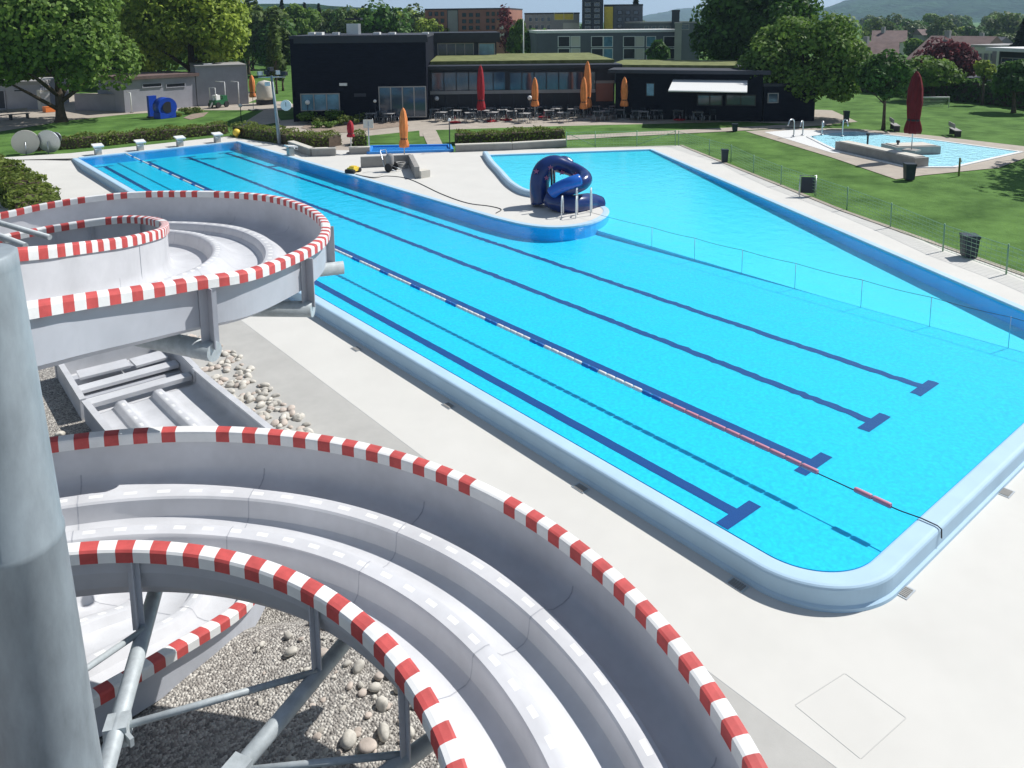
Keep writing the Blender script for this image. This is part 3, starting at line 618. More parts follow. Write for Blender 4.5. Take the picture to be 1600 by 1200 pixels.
# foot bath
t = thing('foot_bath', g3(578, 243), 'long narrow blue foot bath pool behind the deck', 'pool')
a, b, c, d = gp((576, 241), (706, 237), (702, 229), (580, 231)); o = g(578, 243)
loc = lambda q: (q[0]-o[0], q[1]-o[1])
mb = MB(); mb.prism([loc(q) for q in (a, b, c, d)], .0, .06); mb.build('basin_floor', M['skyblue'], t)
mb = MB()
for p, q in ((a, b), (b, c), (c, d), (d, a)):
    p, q = np.array(loc(p)), np.array(loc(q)); dd = (q-p)/np.linalg.norm(q-p); n_ = np.array([-dd[1], dd[0]])*.12
    mb.prism([tuple(v) for v in (p-n_, q-n_, q+n_, p+n_)], .0, .30 if p[1] > loc(a)[1]+.8 and q[1] > loc(a)[1]+.8 else .16)
mb.build('basin_wall', M['skyblue'], t)
mb = MB(); mb.add([(*loc(q), .10) for q in (a, b, c, d)], [upface([loc(q) for q in (a, b, c, d)])]); mb.build('water', M['water'], t)
# ================================================================ BUILDINGS
def dxy(px, D): return at(px, 100, D)[:2]
def block(name, label, A, B, ytop, depth, m_, wins=(), zt_=None, z0=-.2, roof=None, cat='building', frame='greywall', roofm=None, over=.0, panem='glass', parent=None, ztop=None):
    A, B = np.array(A), np.array(B); L = np.linalg.norm(B-A); u = (B-A)/L; n_ = np.array([u[1], -u[0]])       # n_ points to the camera side
    if np.dot(n_, CAM[:2]-A) < 0: n_ = -n_
    z1 = ztop if ztop is not None else (zt(A, ytop)+zt(B, ytop))/2
    t = parent or thing(name, (A[0], A[1], 0), label, cat); o = A if parent is None else np.array(t.location[:2])
    q = lambda s, e: tuple(A-o+u*s+n_*e)
    mb = MB(); mb.prism([q(0, 0), q(L, 0), q(L, -depth), q(0, -depth)], z0, z1); mb.build('wall', M[m_], t)
    mb = MB(); mb.prism([q(-over-.05, over+.05), q(L+over+.05, over+.05), q(L+over+.05, -depth-.05), q(-over-.05, -depth-.05)], z1+.004, z1+(.25 if roof is None else roof)); mb.build('roof', M[roofm or 'dark'], t)
    for w_ in wins:
        x0, y0, x1, y1 = w_[:4]; u0, za = wp(A, B, x0, y0); u1, zb = wp(A, B, x1, y1); pm = w_[4] if len(w_) > 4 else panem; nm = w_[5] if len(w_) > 5 else 'window'
        nb = w_[6] if len(w_) > 6 else max(1, int(round((u1-u0)/1.6)))
        zb, za = min(za, zb), max(za, zb); fw = min(.09, (u1-u0)*.1)
        mb = MB(); mb.prism([q(u0, .012), q(u1, .012), q(u1, .03), q(u0, .03)], zb, za); pane = mb
        fr = MB()
        for k in range(nb+1):
            uu = u0+(u1-u0)*k/nb; fr.prism([q(uu-fw/2, .034), q(uu+fw/2, .034), q(uu+fw/2, .09), q(uu-fw/2, .09)], zb-fw/2, za+fw/2)
        for k in range(nb):
            ua, ub = u0+(u1-u0)*k/nb+fw/2+.001, u0+(u1-u0)*(k+1)/nb-fw/2-.001
            for zz in (za, zb): fr.prism([q(ua, .036), q(ub, .036), q(ub, .088), q(ua, .088)], zz-fw/2, zz+fw/2)
        fo = fr.build(nm, M[frame], t); pane.build('pane', M[pm], fo)
    return t, q, z1, L
# black bathhouse block
A1, B1 = g(459, 190), g(668, 187)
bt, q, z1, L = block('black_bathhouse', 'black clad two storey block with pale ground floor windows behind the terrace', A1, B1, 60, 13, 'black',
    [(470, 147, 531, 172, 'glass2', 'window', 3), (592, 136, 666, 182, 'glass', 'glazed_door', 4)], over=.0, roofm='darkwall', frame='greywall')
def boxon(mbx, A, B, px0, px1, y0, y1, back, depth, z=None):
    A, B = np.array(A), np.array(B); u = (B-A)/np.linalg.norm(B-A); n_ = np.array([u[1], -u[0]])
    if np.dot(n_, CAM[:2]-A) < 0: n_ = -n_
    D_ = A-n_*back; E_ = B-n_*back; u0, za = wp(D_, E_, px0, y0); u1, zb = wp(D_, E_, px1, y1); c = D_
    pts = [c+u*u0, c+u*u1, c+u*u1-n_*depth, c+u*u0-n_*depth]; return pts, zb, za
def addbox(t, name, A, B, px0, px1, y0, y1, back, depth, m_, zmin=None):
    pts, zb, za = boxon(None, A, B, px0, px1, y0, y1, back, depth); o = np.array(t.location[:2])
    if zmin is not None: zb = zmin
    mb = MB(); mb.prism([tuple(p-o) for p in pts], zb, za); return mb.build(name, M[m_], t)
addbox(bt, 'roof_edge', A1, B1, 458, 668, 57, 66, -.06, .05, 'dark')
v_ = addbox(bt, 'ventilation_unit', A1, B1, 541, 560, 37, 52, 4, 1.6, 'steel', z1+.26); addbox(bt, 'chimney_cap', A1, B1, 539, 563, 28, 31, 4, 1.6, 'dark')
for px in (486, 498, 524, 588, 612, 664): addbox(bt, 'skylight', A1, B1, px-5, px+5, 50.5, 54, 3, 1.2, 'white', z1+.26)
addbox(bt, 'floodlight', A1, B1, 530, 542, 130, 134, -.25, .2, 'white')
addbox(bt, 'sign_panel', A1, B1, 553, 572, 146, 151, -.06, .05, 'darkwall')
# set back upper storey
A2, B2 = dxy(668, 84), dxy(776, 84)
block('upper_pavilion', 'dark flat roofed upper storey with big windows rising behind the planted roof', A2, B2, 66, 9, 'darkwall', [(684, 68, 740, 91, 'glass', 'window', 4), (748, 68, 773, 91, 'glass2', 'window', 1)], roof=1.0, roofm='dark', over=.3)
# long glazed wing
A3, B3 = g(669, 181), g(960, 177)
wt, q, zw, L = block('glazed_wing', 'long low dark wing with continuous glazing and planted flat roof behind the parasols', A3, B3, 107, 20, 'darkwall',
    [(674, 113, 790, 141, 'glass', 'window', 6), (796, 113, 930, 141, 'glass', 'window', 7), (674, 147, 930, 172, 'dark', 'lower_glazing', 12)], roof=.3, roofm='dark', over=.5, frame='darkwall')
addbox(wt, 'green_roof', A3, B3, 672, 960, 96, 100, 2, 16, 'greenroof', zw+.31)
addbox(wt, 'transom', A3, B3, 672, 930, 142.5, 144.5, -.12, .08, 'greywall')
addbox(wt, 'counter_door', A3, B3, 930, 958, 130, 158, -.06, .05, 'redwall'); addbox(wt, 'door_lintel', A3, B3, 928, 960, 126, 130, -.09, .06, 'greywall')
A4, B4 = g(961, 184), g(1190, 190)
kt, q, zk, L = block('kiosk_wing', 'dark lower kiosk wing with planted roof and serving hatch under an awning', A4, B4, 115, 14, 'black',
    [(1090, 148, 1128, 165, 'glass', 'serving_hatch', 2), (1135, 148, 1180, 165, 'glass', 'serving_hatch', 2), (1010, 130, 1022, 150, 'glass2', 'window', 1)], roof=.3, roofm='darkwall', over=.5, frame='dark')
addbox(kt, 'green_roof', A4, B4, 950, 1150, 101, 107, 3, 9, 'greenroof', zk+.31)
A5, B5 = g(1192, 190), g(1272, 189)
block('dark_annex', 'small black annex at the right end of the kiosk under the trees', A5, B5, 135, 4, 'black', [(1200, 146, 1215, 160, 'glass', 'window', 1)], roof=.25)
# awning
P0, za = np.array(g(1055, 187)), None
u0, z_hi = wp(A4, B4, 1060, 124); Au = np.array(A4); uu = (np.array(B4)-Au)/np.linalg.norm(np.array(B4)-Au); nn = np.array([uu[1], -uu[0]])
if np.dot(nn, CAM[:2]-Au) < 0: nn = -nn
aw0 = Au+uu*wp(A4, B4, 1052, 124)[0]; aw1 = Au+uu*wp(A4, B4, 1168, 124)[0]; zlo = z_hi-.55
t = thing('awning', (aw0[0], aw0[1], z_hi), 'off-white canvas awning stretched out over the kiosk hatch', 'awning')
f0 = aw0+nn*4.2; f1 = aw1+nn*4.0; lc = lambda p, z: (p[0]-aw0[0], p[1]-aw0[1], z-z_hi)
mb = MB(); mb.add([lc(aw0+nn*.1, z_hi), lc(aw1+nn*.1, z_hi), lc(f1, zlo), lc(f0, zlo), lc(aw0+nn*.1, z_hi-.04), lc(aw1+nn*.1, z_hi-.04), lc(f1, zlo-.04), lc(f0, zlo-.04)], [(0, 3, 2, 1), (4, 5, 6, 7), (0, 1, 5, 4), (1, 2, 6, 5), (2, 3, 7, 6), (3, 0, 4, 7)]); mb.build('canopy', M['beige'], t)
mb = MB(); mb.tube([lc(f0, zlo-.06), lc(f1, zlo-.06)], .05, 8); mb.build('front_bar', M['white'], t)
for s in (.15, .85):
    p = aw0+(aw1-aw0)*s; e = f0+(f1-f0)*s; MB().tube([lc(p+nn*.05, z_hi-.5), lc(p+(e-p)*.5, zlo-.25), lc(e, zlo-.09)], .03, 6).build('folding_arm', M['steel'], t)
# distant apartments: (name,label,px0,px1,dist,ytop,depth,mat,windows)
def rows(x0, x1, y0, y1, nx, ny, pm='glass', gap=.45):
    o = []
    for j in range(ny):
        for i in range(nx):
            w_ = (x1-x0)/nx; h_ = (y1-y0)/ny; o.append((x0+w_*(i+gap/2), y0+h_*(j+.25), x0+w_*(i+1-gap/2), y0+h_*(j+.8), pm, 'window', 1))
    return o
block('apartment_house', 'reddish flat roofed apartment house with a grey stair strip beyond the bathhouse roof', dxy(666, 150), dxy(795, 146), 15, 14, 'redwall',
      rows(668, 696, 16, 48, 3, 3)+rows(720, 752, 18, 48, 3, 3)+rows(758, 792, 16, 48, 4, 3)+[(699, 16, 716, 50, 'greywall', 'stair_strip', 1)], frame='darkwall', roofm='darkwall')
block('apartment_house', 'grey terraced apartment block with yellow accents left of the dark tower', dxy(820, 140), dxy(905, 140), 22, 12, 'greywall', rows(824, 862, 24, 48, 4, 2)+[(880, 36, 905, 50, 'cream', 'balcony', 3), (866, 20, 896, 31, 'yellow', 'balcony', 2)], frame='cream', roofm='darkwall')
block('apartment_tower', 'tall dark apartment tower topping the skyline behind the terrace', dxy(909, 136), dxy(942, 136), -4, 10, 'darkwall', rows(911, 940, 2, 48, 2, 5), frame='greywall')
block('apartment_house', 'dark apartment wing with a yellow strip right of the tower', dxy(943, 137), dxy(1003, 137), 9, 11, 'bluegrey', [(944, 10, 958, 46, 'yellow', 'facade_strip', 1)]+rows(962, 1000, 14, 46, 3, 3), frame='darkwall')
block('terraced_house', 'long two storey grey row of flats with white balcony frames above the planted roof', dxy(838, 104), dxy(1062, 108), 51, 9, 'bluegrey',
      [(a, b, a+w_, b+16, pm, 'window', 1) for a, w_, pm in ((872, 18, 'dark'), (892, 14, 'cream'), (924, 18, 'dark'), (943, 14, 'glass2'), (974, 18, 'dark'), (992, 14, 'cream'), (1010, 14, 'glass2'), (1037, 17, 'dark')) for b in (57, 76)], frame='white', roofm='white', roof=.35)
block('stair_tower', 'narrow grey stair tower at the right end of the row of flats', dxy(1053, 103), dxy(1064, 103), 38, 5, 'greywall', roofm='greywall')
block('apartment_house', 'low dark flats with a chimney box left of the big dark trees', dxy(1000, 125), dxy(1092, 128), 36, 9, 'bluegrey', rows(1004, 1050, 38, 50, 4, 1)+[(1064, 38, 1076, 46, 'glass', 'window', 1)], roofm='greywall')
block('chimney_block', 'slender dark box standing up from the low flats', dxy(1048, 126), dxy(1060, 126), 18, 4, 'darkwall')
block('scaffolded_house', 'orange red small house among the bare trees', dxy(776, 132), dxy(806, 132), 34, 8, 'redwall', rows(778, 804, 36, 60, 2, 2, 'cream'), roofm='rooftile')
block('distant_house', 'small house with an orange roof peeking behind the bathhouse', dxy(582, 170), dxy(608, 170), 46, 8, 'cream', roof=1.2, roofm='rooftile')
def gable(name, label, A, B, yeave, yridge, depth, wallm, roofm, wins=()):
    t, q, z1, L = block(name, label, A, B, yeave, depth, wallm, wins, roof=.06, roofm=roofm)
    zr = zt(A, yridge); mb = MB(); c = [q(-.4, .5), q(L+.4, .5), q(L+.4, -depth-.5), q(-.4, -depth-.5)]; r = [q(-.4, -depth/2), q(L+.4, -depth/2)]
    vs = [(*p, z1+.03) for p in c]+[(*p, zr) for p in r]
    mb.add(vs, [(0, 1, 5, 4), (2, 3, 4, 5), (1, 2, 5), (3, 0, 4), (3, 2, 1, 0)]); mb.build('pitched_roof', M[roofm], t)
    mb = MB(); p = q(L*.3, -depth/2+1.0); mb.box((p[0], p[1], zr), (.7, .7, 1.6)); mb.build('chimney', M['greywall'], t); return t
gable('gabled_house', 'wide house with a big brown pitched roof behind the copper tree', dxy(1415, 132), dxy(1510, 128), 100, 57, 15, 'cream', 'roofbrown', rows(1420, 1500, 104, 122, 5, 1))
gable('gabled_house', 'brown roofed house just right of the big willow-like tree', dxy(1330, 135), dxy(1400, 135), 96, 66, 11, 'greywall', 'roofbrown', rows(1340, 1390, 100, 115, 4, 1))
gable('gabled_house', 'narrow pale house with brown roof in the second row of houses', dxy(1362, 190), dxy(1412, 190), 66, 48, 10, 'cream', 'roofbrown', rows(1366, 1408, 68, 76, 4, 1))
gable('gabled_house', 'pale distant house to the right of the wide brown roof', dxy(1505, 180), dxy(1550, 178), 72, 58, 9, 'cream', 'darkwall', rows(1508, 1546, 74, 84, 4, 1))
gable('gabled_house', 'low distant house with a dark roof below the forest hill', dxy(1440, 230), dxy(1490, 232), 55, 46, 10, 'greywall', 'roofbrown')
block('flat_roofed_house', 'white edged flat roofed modern house at the right edge', dxy(1560, 92), dxy(1680, 86), 82, 9, 'darkwall', [(1566, 90, 1600, 110, 'glass', 'window', 2)], roof=.35, roofm='white', over=.8)
block('flat_roofed_house', 'pale flat roofed house seen past the yellow bush', dxy(1512, 120), dxy(1560, 118), 74, 8, 'cream', rows(1516, 1556, 78, 100, 4, 1), roof=.3, roofm='greywall')
block('concrete_pillar_house', 'bare concrete pillar with a bracket beside the yellow bush', dxy(1549, 98), dxy(1556, 98), 76, .8, 'greywall', cat='pillar')
block('garden_shed', 'small garden shed with a dark hipped roof behind the sports lawn', dxy(1490, 95), dxy(1530, 95), 132, 5, 'cream', roof=.7, roofm='darkwall')
# sheds on the left
As, Bs = g(196, 176), g(308, 166)
block('changing_shed', 'long low grey block shed with two slot windows and brown roof edge', As, Bs, 122, 6, 'shed', [(222, 131, 252, 135, 'dark', 'window', 1), (259, 131, 289, 135, 'dark', 'window', 1)], frame='shed', roof=.3, roofm='roofbrown', over=.25)
At, Bt = g(309, 166), g(388, 162)
st_, q, zs, L = block('store_building', 'taller grey block store with a sunlit white end wall', At, Bt, 105, 7, 'shed', roof=.22, roofm='greywall')
mb = MB(); mb.prism([q(L+.004, .05), q(L+.06, .05), q(L+.06, -7.0), q(L+.004, -7.0)], 0, zs); mb.build('end_wall', M['cream'], st_)
addbox(st_, 'roof_light', At, Bt, 318, 332, 100, 104, 1, 1.5, 'white', zs+.23)
block('yard_wall', 'plain grey block wall between the shed and the big tree', g(118, 172), g(195, 174), 148, .3, 'shed', cat='wall', roof=.06, roofm='greywall')
block('garage', 'pale grey garage partly hidden by the big left tree', g(-40, 172), g(66, 170), 133, 6, 'shed', [(22, 140, 42, 143, 'dark', 'window', 1), (-30, 142, 10, 170, 'darkwall', 'garage_door', 1)], roof=.35, roofm='greywall', frame='shed')
block('barn', 'dark red barn behind the big left tree', dxy(-40, 110), dxy(45, 112), 62, 10, 'redwall', roofm='roofbrown')
# ================================================================ TREES
ptree('broadleaf_tree', 96, -75, 168, 232, L_mid, 'huge dark green broadleaf tree in the top left corner', base=190, n=30000, leaf=.24, nl=80, trunk=.42, lr=.30)
ptree('broadleaf_tree', 300, -60, 118, 200, L_light, 'big fresh yellow-green tree behind the grey sheds', dist=92, n=24000, leaf=.27, nl=80, lr=.28)
ptree('broadleaf_tree', -40, -60, 140, 150, L_dark, 'dark tree cut by the left edge of the photo', dist=80, n=6000, leaf=.36, nl=30)
for i, (cx, y1_, y2_, w_, D, mt, lb) in enumerate([(418, -8, 100, 70, 130, L_far, 'olive tree right of the fresh green tree'), (465, 2, 80, 70, 150, L_mid, 'rounded tree above the left end of the bathhouse'), (520, 6, 60, 80, 165, L_far, 'pale spring tree behind the ventilation unit'), (558, 12, 62, 44, 160, L_light, 'bright green tree right of the ventilation unit'), (395, 0, 110, 60, 145, L_far, 'slim olive tree at the edge of the wood'), (610, 36, 64, 50, 190, L_mid, 'low dark tree behind the bathhouse roof'), (640, 38, 60, 50, 200, L_far, 'greyish bush left of the reddish apartments'), (840, 44, 96, 44, 112, L_dark, 'dark evergreen bush left of the row of flats'), (812, 30, 92, 36, 118, L_mid, 'upright tree before the orange house'), (440, 40, 130, 40, 100, L_far, 'thin light tree beside the lamp post'), (866, 48, 90, 26, 110, L_mid, 'small tree at the corner of the flats'), (1028, 66, 94, 40, 96, L_dark, 'dark shrubby tree on the right of the planted roof')]):
    ptree('background_tree', cx, y1_, y2_, w_, mt, lb, dist=D, n=1800, leaf=.5, nl=14, group='trees behind the bathhouse')
for cx, y1_, y2_, w_, D, lb in [(790, 2, 90, 40, 120, 'bare twiggy tree in front of the orange house'), (430, 30, 130, 18, 96, 'pollarded light trunked tree left of the bathhouse')]:
    ptree('bare_tree', cx, y1_, y2_, w_, L_red if cx > 700 else L_far, lb, dist=D, n=500, leaf=.3, nl=10, limbs=12)
for cx, y1_, y2_, w_, D, lb in [(445, -2, 60, 26, 220, 'pointed dark conifer left in the wood'), (480, 4, 60, 24, 230, 'second pointed conifer in the wood'), (502, 6, 60, 22, 235, 'shorter conifer beside the pair in the wood'), (992, 0, 56, 34, 140, 'conifer with drooping boughs right of the apartment tower'), (570, 10, 60, 22, 240, 'rightmost pointed conifer above the bathhouse')]:
    ptree('conifer', cx, y1_, y2_, w_, L_con, lb, dist=D, con=True, n=1400, leaf=.55)
ptree('broadleaf_tree', 1172, -60, 132, 200, L_dark, 'tall dark tree looming behind the kiosk', dist=84, n=24000, leaf=.27, nl=80, trunk=.4, lr=.28)
ptree('broadleaf_tree', 1256, 14, 184, 205, L_mid, 'dense rounded tree shading the kiosk annex', dist=69.5, n=28000, leaf=.19, nl=80, trunk=.25, lr=.28)
ptree('broadleaf_tree', 1380, 78, 162, 84, L_dark, 'small dark round tree on the sports lawn behind the paddling pool', base=202, n=7000, leaf=.16, nl=34, trunk=.12, lr=.34)
ptree('copper_tree', 1478, 62, 128, 84, L_red, 'copper red leaved tree in front of the brown roofed house', dist=95, n=3500, leaf=.26, nl=22)
ptree('broadleaf_tree', 1462, 88, 140, 80, L_mid, 'low green tree in front of the copper tree', dist=88, n=3000, leaf=.24, nl=20)
ptree('flowering_bush', 1540, 86, 128, 26, L_light, 'yellow green flowering bush near the concrete pillar', dist=86, n=900, leaf=.2, nl=10, cat='shrub')
ptree('broadleaf_tree', 1590, 96, 150, 70, L_dark, 'dark bushy tree in front of the flat roofed house', dist=80, n=2600, leaf=.25, nl=18)
ptree('conifer', 1598, 24, 90, 50, L_con, 'dark conifer at the right edge of the photo', dist=110, con=True, n=1500, leaf=.4)
for i, (cx, y1_, y2_, w_, D, mt) in enumerate([(1340, 62, 90, 40, 180, L_far), (1372, 38, 66, 46, 240, L_light), (1418, 38, 60, 40, 260, L_far), (1452, 42, 60, 34, 270, L_mid), (1490, 42, 62, 40, 250, L_light), (1535, 44, 68, 44, 230, L_dark), (1575, 50, 80, 40, 200, L_far), (1345, 92, 150, 60, 100, L_mid), (1400, 108, 150, 56, 96, L_dark), (1430, 60, 88, 30, 160, L_mid)]):
    ptree('background_tree', cx, y1_, y2_, w_, mt, ['pale tree left of the narrow house', 'bright spring tree below the forest hill', 'greyish tree above the brown roof', 'small green tree on the ridge of roofs', 'bright round tree above the copper tree', 'dark tree among the far houses', 'pale tree near the right edge below the hill', 'green bushy tree beside the large round tree', 'dark bushes beyond the sports lawn', 'green tree between the two brown roofs'][i], dist=D, n=1300, leaf=.55 if D > 150 else .3, nl=12, group='trees among the far houses')
hedge('boundary_hedge', [dxy(1330, 98), dxy(1450, 92), dxy(1545, 88), dxy(1680, 82)], 1.6, 1.9, 'dark tall boundary hedge beyond the sports lawn', L_dark, dens=30, leaf=.22)
# far woods: prototypes copied at many spots
def far_wood(protos, spots, label, group):
    for i, (px, D, sc) in enumerate(spots):
        o = protos[i % len(protos)]; k = kids(o); x, y = dxy(px, D)
        if not o.get('placed'): o['placed'] = 1; o.location = (x, y, 0); o.scale = (sc, sc, sc); o['label'] = label; o['group'] = group; continue
        c = dup(o, (x, y, 0), rng.uniform(0, 6), label, k); c.scale = (sc, sc, sc); c['group'] = group
pr = [tree('wood_tree', (0, 0), 11, 1.0, 8.5, m_, 'x', n=2200, leaf=.42, nl=18, limbs=3) for m_ in (L_far, L_mid, L_dark, L_far, L_light)]
sp_ = [(rng.uniform(375, 680), rng.uniform(125, 330), rng.uniform(.75, 1.15)) for _ in range(60)]+[(rng.uniform(-60, 380), rng.uniform(100, 170), rng.uniform(.8, 1.1)) for _ in range(30)]
far_wood(pr, sp_, 'tree of the far wood behind the bathhouse and sheds', 'trees of the far wood')
pr = [tree('wood_tree', (0, 0), 8, .6, 7.5, m_, 'x', n=1500, leaf=.42, nl=14, limbs=3) for m_ in (L_mid, L_far, L_dark)]
sp_ = [(rng.uniform(1290, 1640), rng.uniform(210, 520), rng.uniform(.8, 1.3)) for _ in range(50)]+[(rng.uniform(680, 1180), rng.uniform(170, 300), rng.uniform(.7, 1.0)) for _ in range(24)]
far_wood(pr, sp_, 'distant tree between the far houses below the hill', 'distant trees between the houses')
# shade tree right of the picture and its leaf tip
tree('broadleaf_tree', (43.6, 1.0), 13.5, 3.2, 12.5, L_dark, 'big tree at the right edge throwing its shade on the paddling pool', n=9000, leaf=.28, nl=34, trunk=.3)
# wooded hills
def hill(name, crest, dist, width, base=-3., m_='hill'):
    """crest: (px, py) skyline samples"""
    P = [at(a, b, dist) for a, b in crest]; X = np.array(P); mb = MB(); rows_ = 14; n = len(X)
    fine = resample(smooth_path(X, 8), 40.); n = len(fine); c2 = np.array(CAM[:2]); vs = []
    for j in range(rows_+1):
        f = j/rows_
        for i in range(n):
            d = fine[i, :2]-c2; d = d/np.linalg.norm(d); back = width*(f-.0)
            h = math.sin(min(1, f*1.0)*math.pi/2)**.8; p = c2+d*(dist-width+back)
            z = base+(fine[i, 2]-base)*h+(random.uniform(-1, 1)*dist*.0022*(1 if j else 0)); vs.append((p[0], p[1], z))
    for i in range(n):
        d = fine[i, :2]-c2; d = d/np.linalg.norm(d); p = c2+d*(dist+width*.6); vs.append((p[0], p[1], base))
    mb.add(vs, [(j*n+i, j*n+i+1, (j+1)*n+i+1, (j+1)*n+i) for j in range(rows_+1) for i in range(n-1)], 0, True)
    o = mb.build(name, M[m_]); tag(o, kind='structure'); return o
hill('forest_hill', [(1180, 36), (1230, 26), (1280, 16), (1320, 4), (1370, -4), (1450, -12), (1540, -20), (1620, -24), (1750, -20), (1900, 10)], 2400, 900)
hill('distant_hill', [(960, 36), (1010, 26), (1050, 17), (1090, 15), (1150, 20), (1230, 26), (1330, 30)], 3600, 700)
hill('wooded_ridge', [(-150, 6), (0, 4), (200, 6), (380, 8), (480, 8), (560, 14), (620, 17), (670, 27), (760, 33), (860, 36)], 700, 260)
# ================================================================ THINGS ON THE TERRACE
def parasol(px, ybase, ytop, ycan, wtop, m_, label, z=0, base='square', wmax=None):
    """closed parasol: pole from the ground, folded canopy between ycan and ytop"""
    b = g(px, ybase, z); D = math.hypot(b[0]-CAM[0], b[1]-CAM[1]); zt_ = zt(b, ytop)-z; zc = zt(b, ycan)-z; r = wtop*D/F/2
    t = thing('closed_parasol', (b[0], b[1], z), label, 'parasol')
    MB().tube([(0, 0, 0), (0, 0, zt_-.02)], .032, 8).build('pole', M['steel'], t)
    mb = MB(); n = 24; H = zt_-zc; vs = []; prof = [(0, .9), (.05, 1.0), (.12, .92), (.22, .70), (.3, .78), (.5, .92), (.72, .80), (.9, .5), (.965, .26), (1., .06)]
    for f, w_ in prof:
        for k in range(n):
            a = 2*math.pi*k/n; rr = r*w_*(1+.2*math.cos(a*8+f*2)); vs.append((rr*math.cos(a), rr*math.sin(a), zc+H*f))
    mb.add(vs, [(i*n+k, i*n+(k+1) % n, (i+1)*n+(k+1) % n, (i+1)*n+k) for i in range(len(prof)-1) for k in range(n)]+[tuple(range(n-1, -1, -1))], 0, True); mb.build('folded_canopy', m_, t)
    MB().tube([(0, 0, zc+H*.20), (0, 0, zc+H*.23)], r*.80, 14).build('strap', M['dark'], t)
    mb = MB()
    if base == 'square': mb.box((0, 0, .05), (.75, .75, .09))
    else: mb.lathe((0, 0, 0), [(.0, .0), (.3, .0), (.3, .08), (.05, .12), (.05, .3), (0, .3)], 14)
    mb.build('base_plate', M['concrete'], t); return t
parasol(752, 190, 101, 172, 12, M['redcanvas'], 'tall closed red parasol in front of the glazed wing')
parasol(836, 187, 121, 166, 11, M['orange'], 'closed orange parasol beside the right white globe lamp')
parasol(917.5, 183, 95, 168, 12.5, M['orange'], 'tallest closed orange parasol, rear one of the overlapping pair')
parasol(912, 188, 120, 170, 11, M['orange'], 'shorter closed orange parasol, front one of the overlapping pair')
parasol(975, 187, 120, 166, 11, M['orange'], 'closed orange parasol right of the overlapping pair')
parasol(632, 247, 168, 230, 14, M['orange'], 'closed orange parasol standing on the pool deck near the bench')
parasol(549, 240, 188, 214, 11, M['redcanvas'], 'small closed red parasol next to the short kerb wall', base='round')
parasol(396, 172, 117, 152, 9, M['orange'], 'closed orange parasol leaning before the sunlit end wall of the store')
# terrace furniture
def make_chair(label, cat='chair'):
    t = thing('terrace_chair', (0, 0, 0), label, cat, group='chairs on the terrace')
    MB().box((0, 0, .45), (.46, .46, .035)).build('seat', M['dark'], t)
    mb = MB()
    for k in range(5): mb.box((-.18+.09*k, -.23, .68), (.035, .02, .42))
    mb.box((0, -.23, .90), (.46, .025, .04)); mb.build('backrest', M['bin'], t)
    for sx in (-1, 1):
        for sy in (-1, 1): MB().tube([(sx*.2, sy*.2, .435), (sx*.23, sy*.23, 0)], .014, 6).build('leg', M['steel'], t)
    return t
def make_table(label):
    t = thing('terrace_table', (0, 0, 0), label, 'table', group='tables on the terrace')
    MB().box((0, 0, .73), (.85, .85, .035)).build('table_top', M['greywall'], t)
    for sx in (-1, 1):
        for sy in (-1, 1): MB().tube([(sx*.33, sy*.33, .71), (sx*.38, sy*.38, 0)], .02, 6).build('leg', M['steel'], t)
    return t
spots = [(690, 189), (712, 186), (735, 190), (770, 189), (800, 187), (820, 191), (858, 186), (880, 190), (895, 184), (935, 188), (950, 183), (995, 187), (1015, 183), (1060, 186), (1090, 189), (700, 181), (725, 180), (765, 182), (790, 181), (845, 180), (870, 180), (930, 179), (960, 179), (985, 180), (1035, 181), (580, 191), (608, 191), (680, 184), (740, 184), (757, 186), (785, 185), (812, 183), (832, 182), (905, 180), (945, 187), (968, 185), (1005, 188), (1025, 186), (1045, 184), (1075, 183), (1110, 186), (596, 188), (870, 183)]
ch0 = tb0 = None; r3 = random.Random(3)
for i, (px, py) in enumerate(spots):
    x, y = g(px, py); rz = r3.uniform(-.3, .3)+.8
    if tb0 is None:
        tb0 = make_table('grey square table among dark chairs on the terrace'); tb0.location = (x, y, 0); tb0.rotation_euler = (0, 0, rz); tk = kids(tb0)
    else: dup(tb0, (x, y, 0), rz, None, tk)
    for k in range(4):
        if r3.random() < .12: continue
        a = rz+k*math.pi/2; cx, cy = x+math.sin(a)*.72, y-math.cos(a)*.72
        if ch0 is None:
            ch0 = make_chair('dark terrace chair drawn up to a grey table'); ch0.location = (cx, cy, 0); ch0.rotation_euler = (0, 0, a); ck = kids(ch0)
        else: dup(ch0, (cx, cy, 0), a, None, ck)
def umbrella_feet(px, py, lab):
    t = thing('parasol_base', g3(px, py), lab, 'parasol base')
    MB().box((0, 0, .06), (.7, .7, .11)).build('slab', M['redcanvas'], t); MB().tube([(0, 0, .1), (0, 0, .5)], .03, 8).build('socket', M['redcanvas'], t)
for px, py, lab in ((711, 192, 'empty red parasol base at the left terrace corner'), (767, 190, 'empty red parasol base under the tall red parasol'), (791, 188, 'empty red parasol base midway between red and orange parasols'), (850, 184, 'empty red parasol base right of the first orange parasol'), (1062, 188, 'empty red parasol base at the right end of the terrace')): umbrella_feet(px, py, lab)
def globe(px, ybase, yball, lab, z=0, r=.17):
    b = g(px, ybase, z); h = zt(b, yball)
    t = thing('globe_lamp', (b[0], b[1], z), lab, 'lamp'); MB().tube([(0, 0, 0), (0, 0, h-r)], .035, 8).build('post', M['dark'], t)
    mb = MB(); mb.lathe((0, 0, h), [(r*math.sin(a), -r*math.cos(a)) for a in np.linspace(.01, math.pi-.01, 9)], 14); mb.build('globe', M['white'], t)
globe(683, 182, 154, 'white globe lamp left of the tall red parasol', r=.2); globe(828, 184, 153, 'white globe lamp just left of the first orange parasol', r=.2)
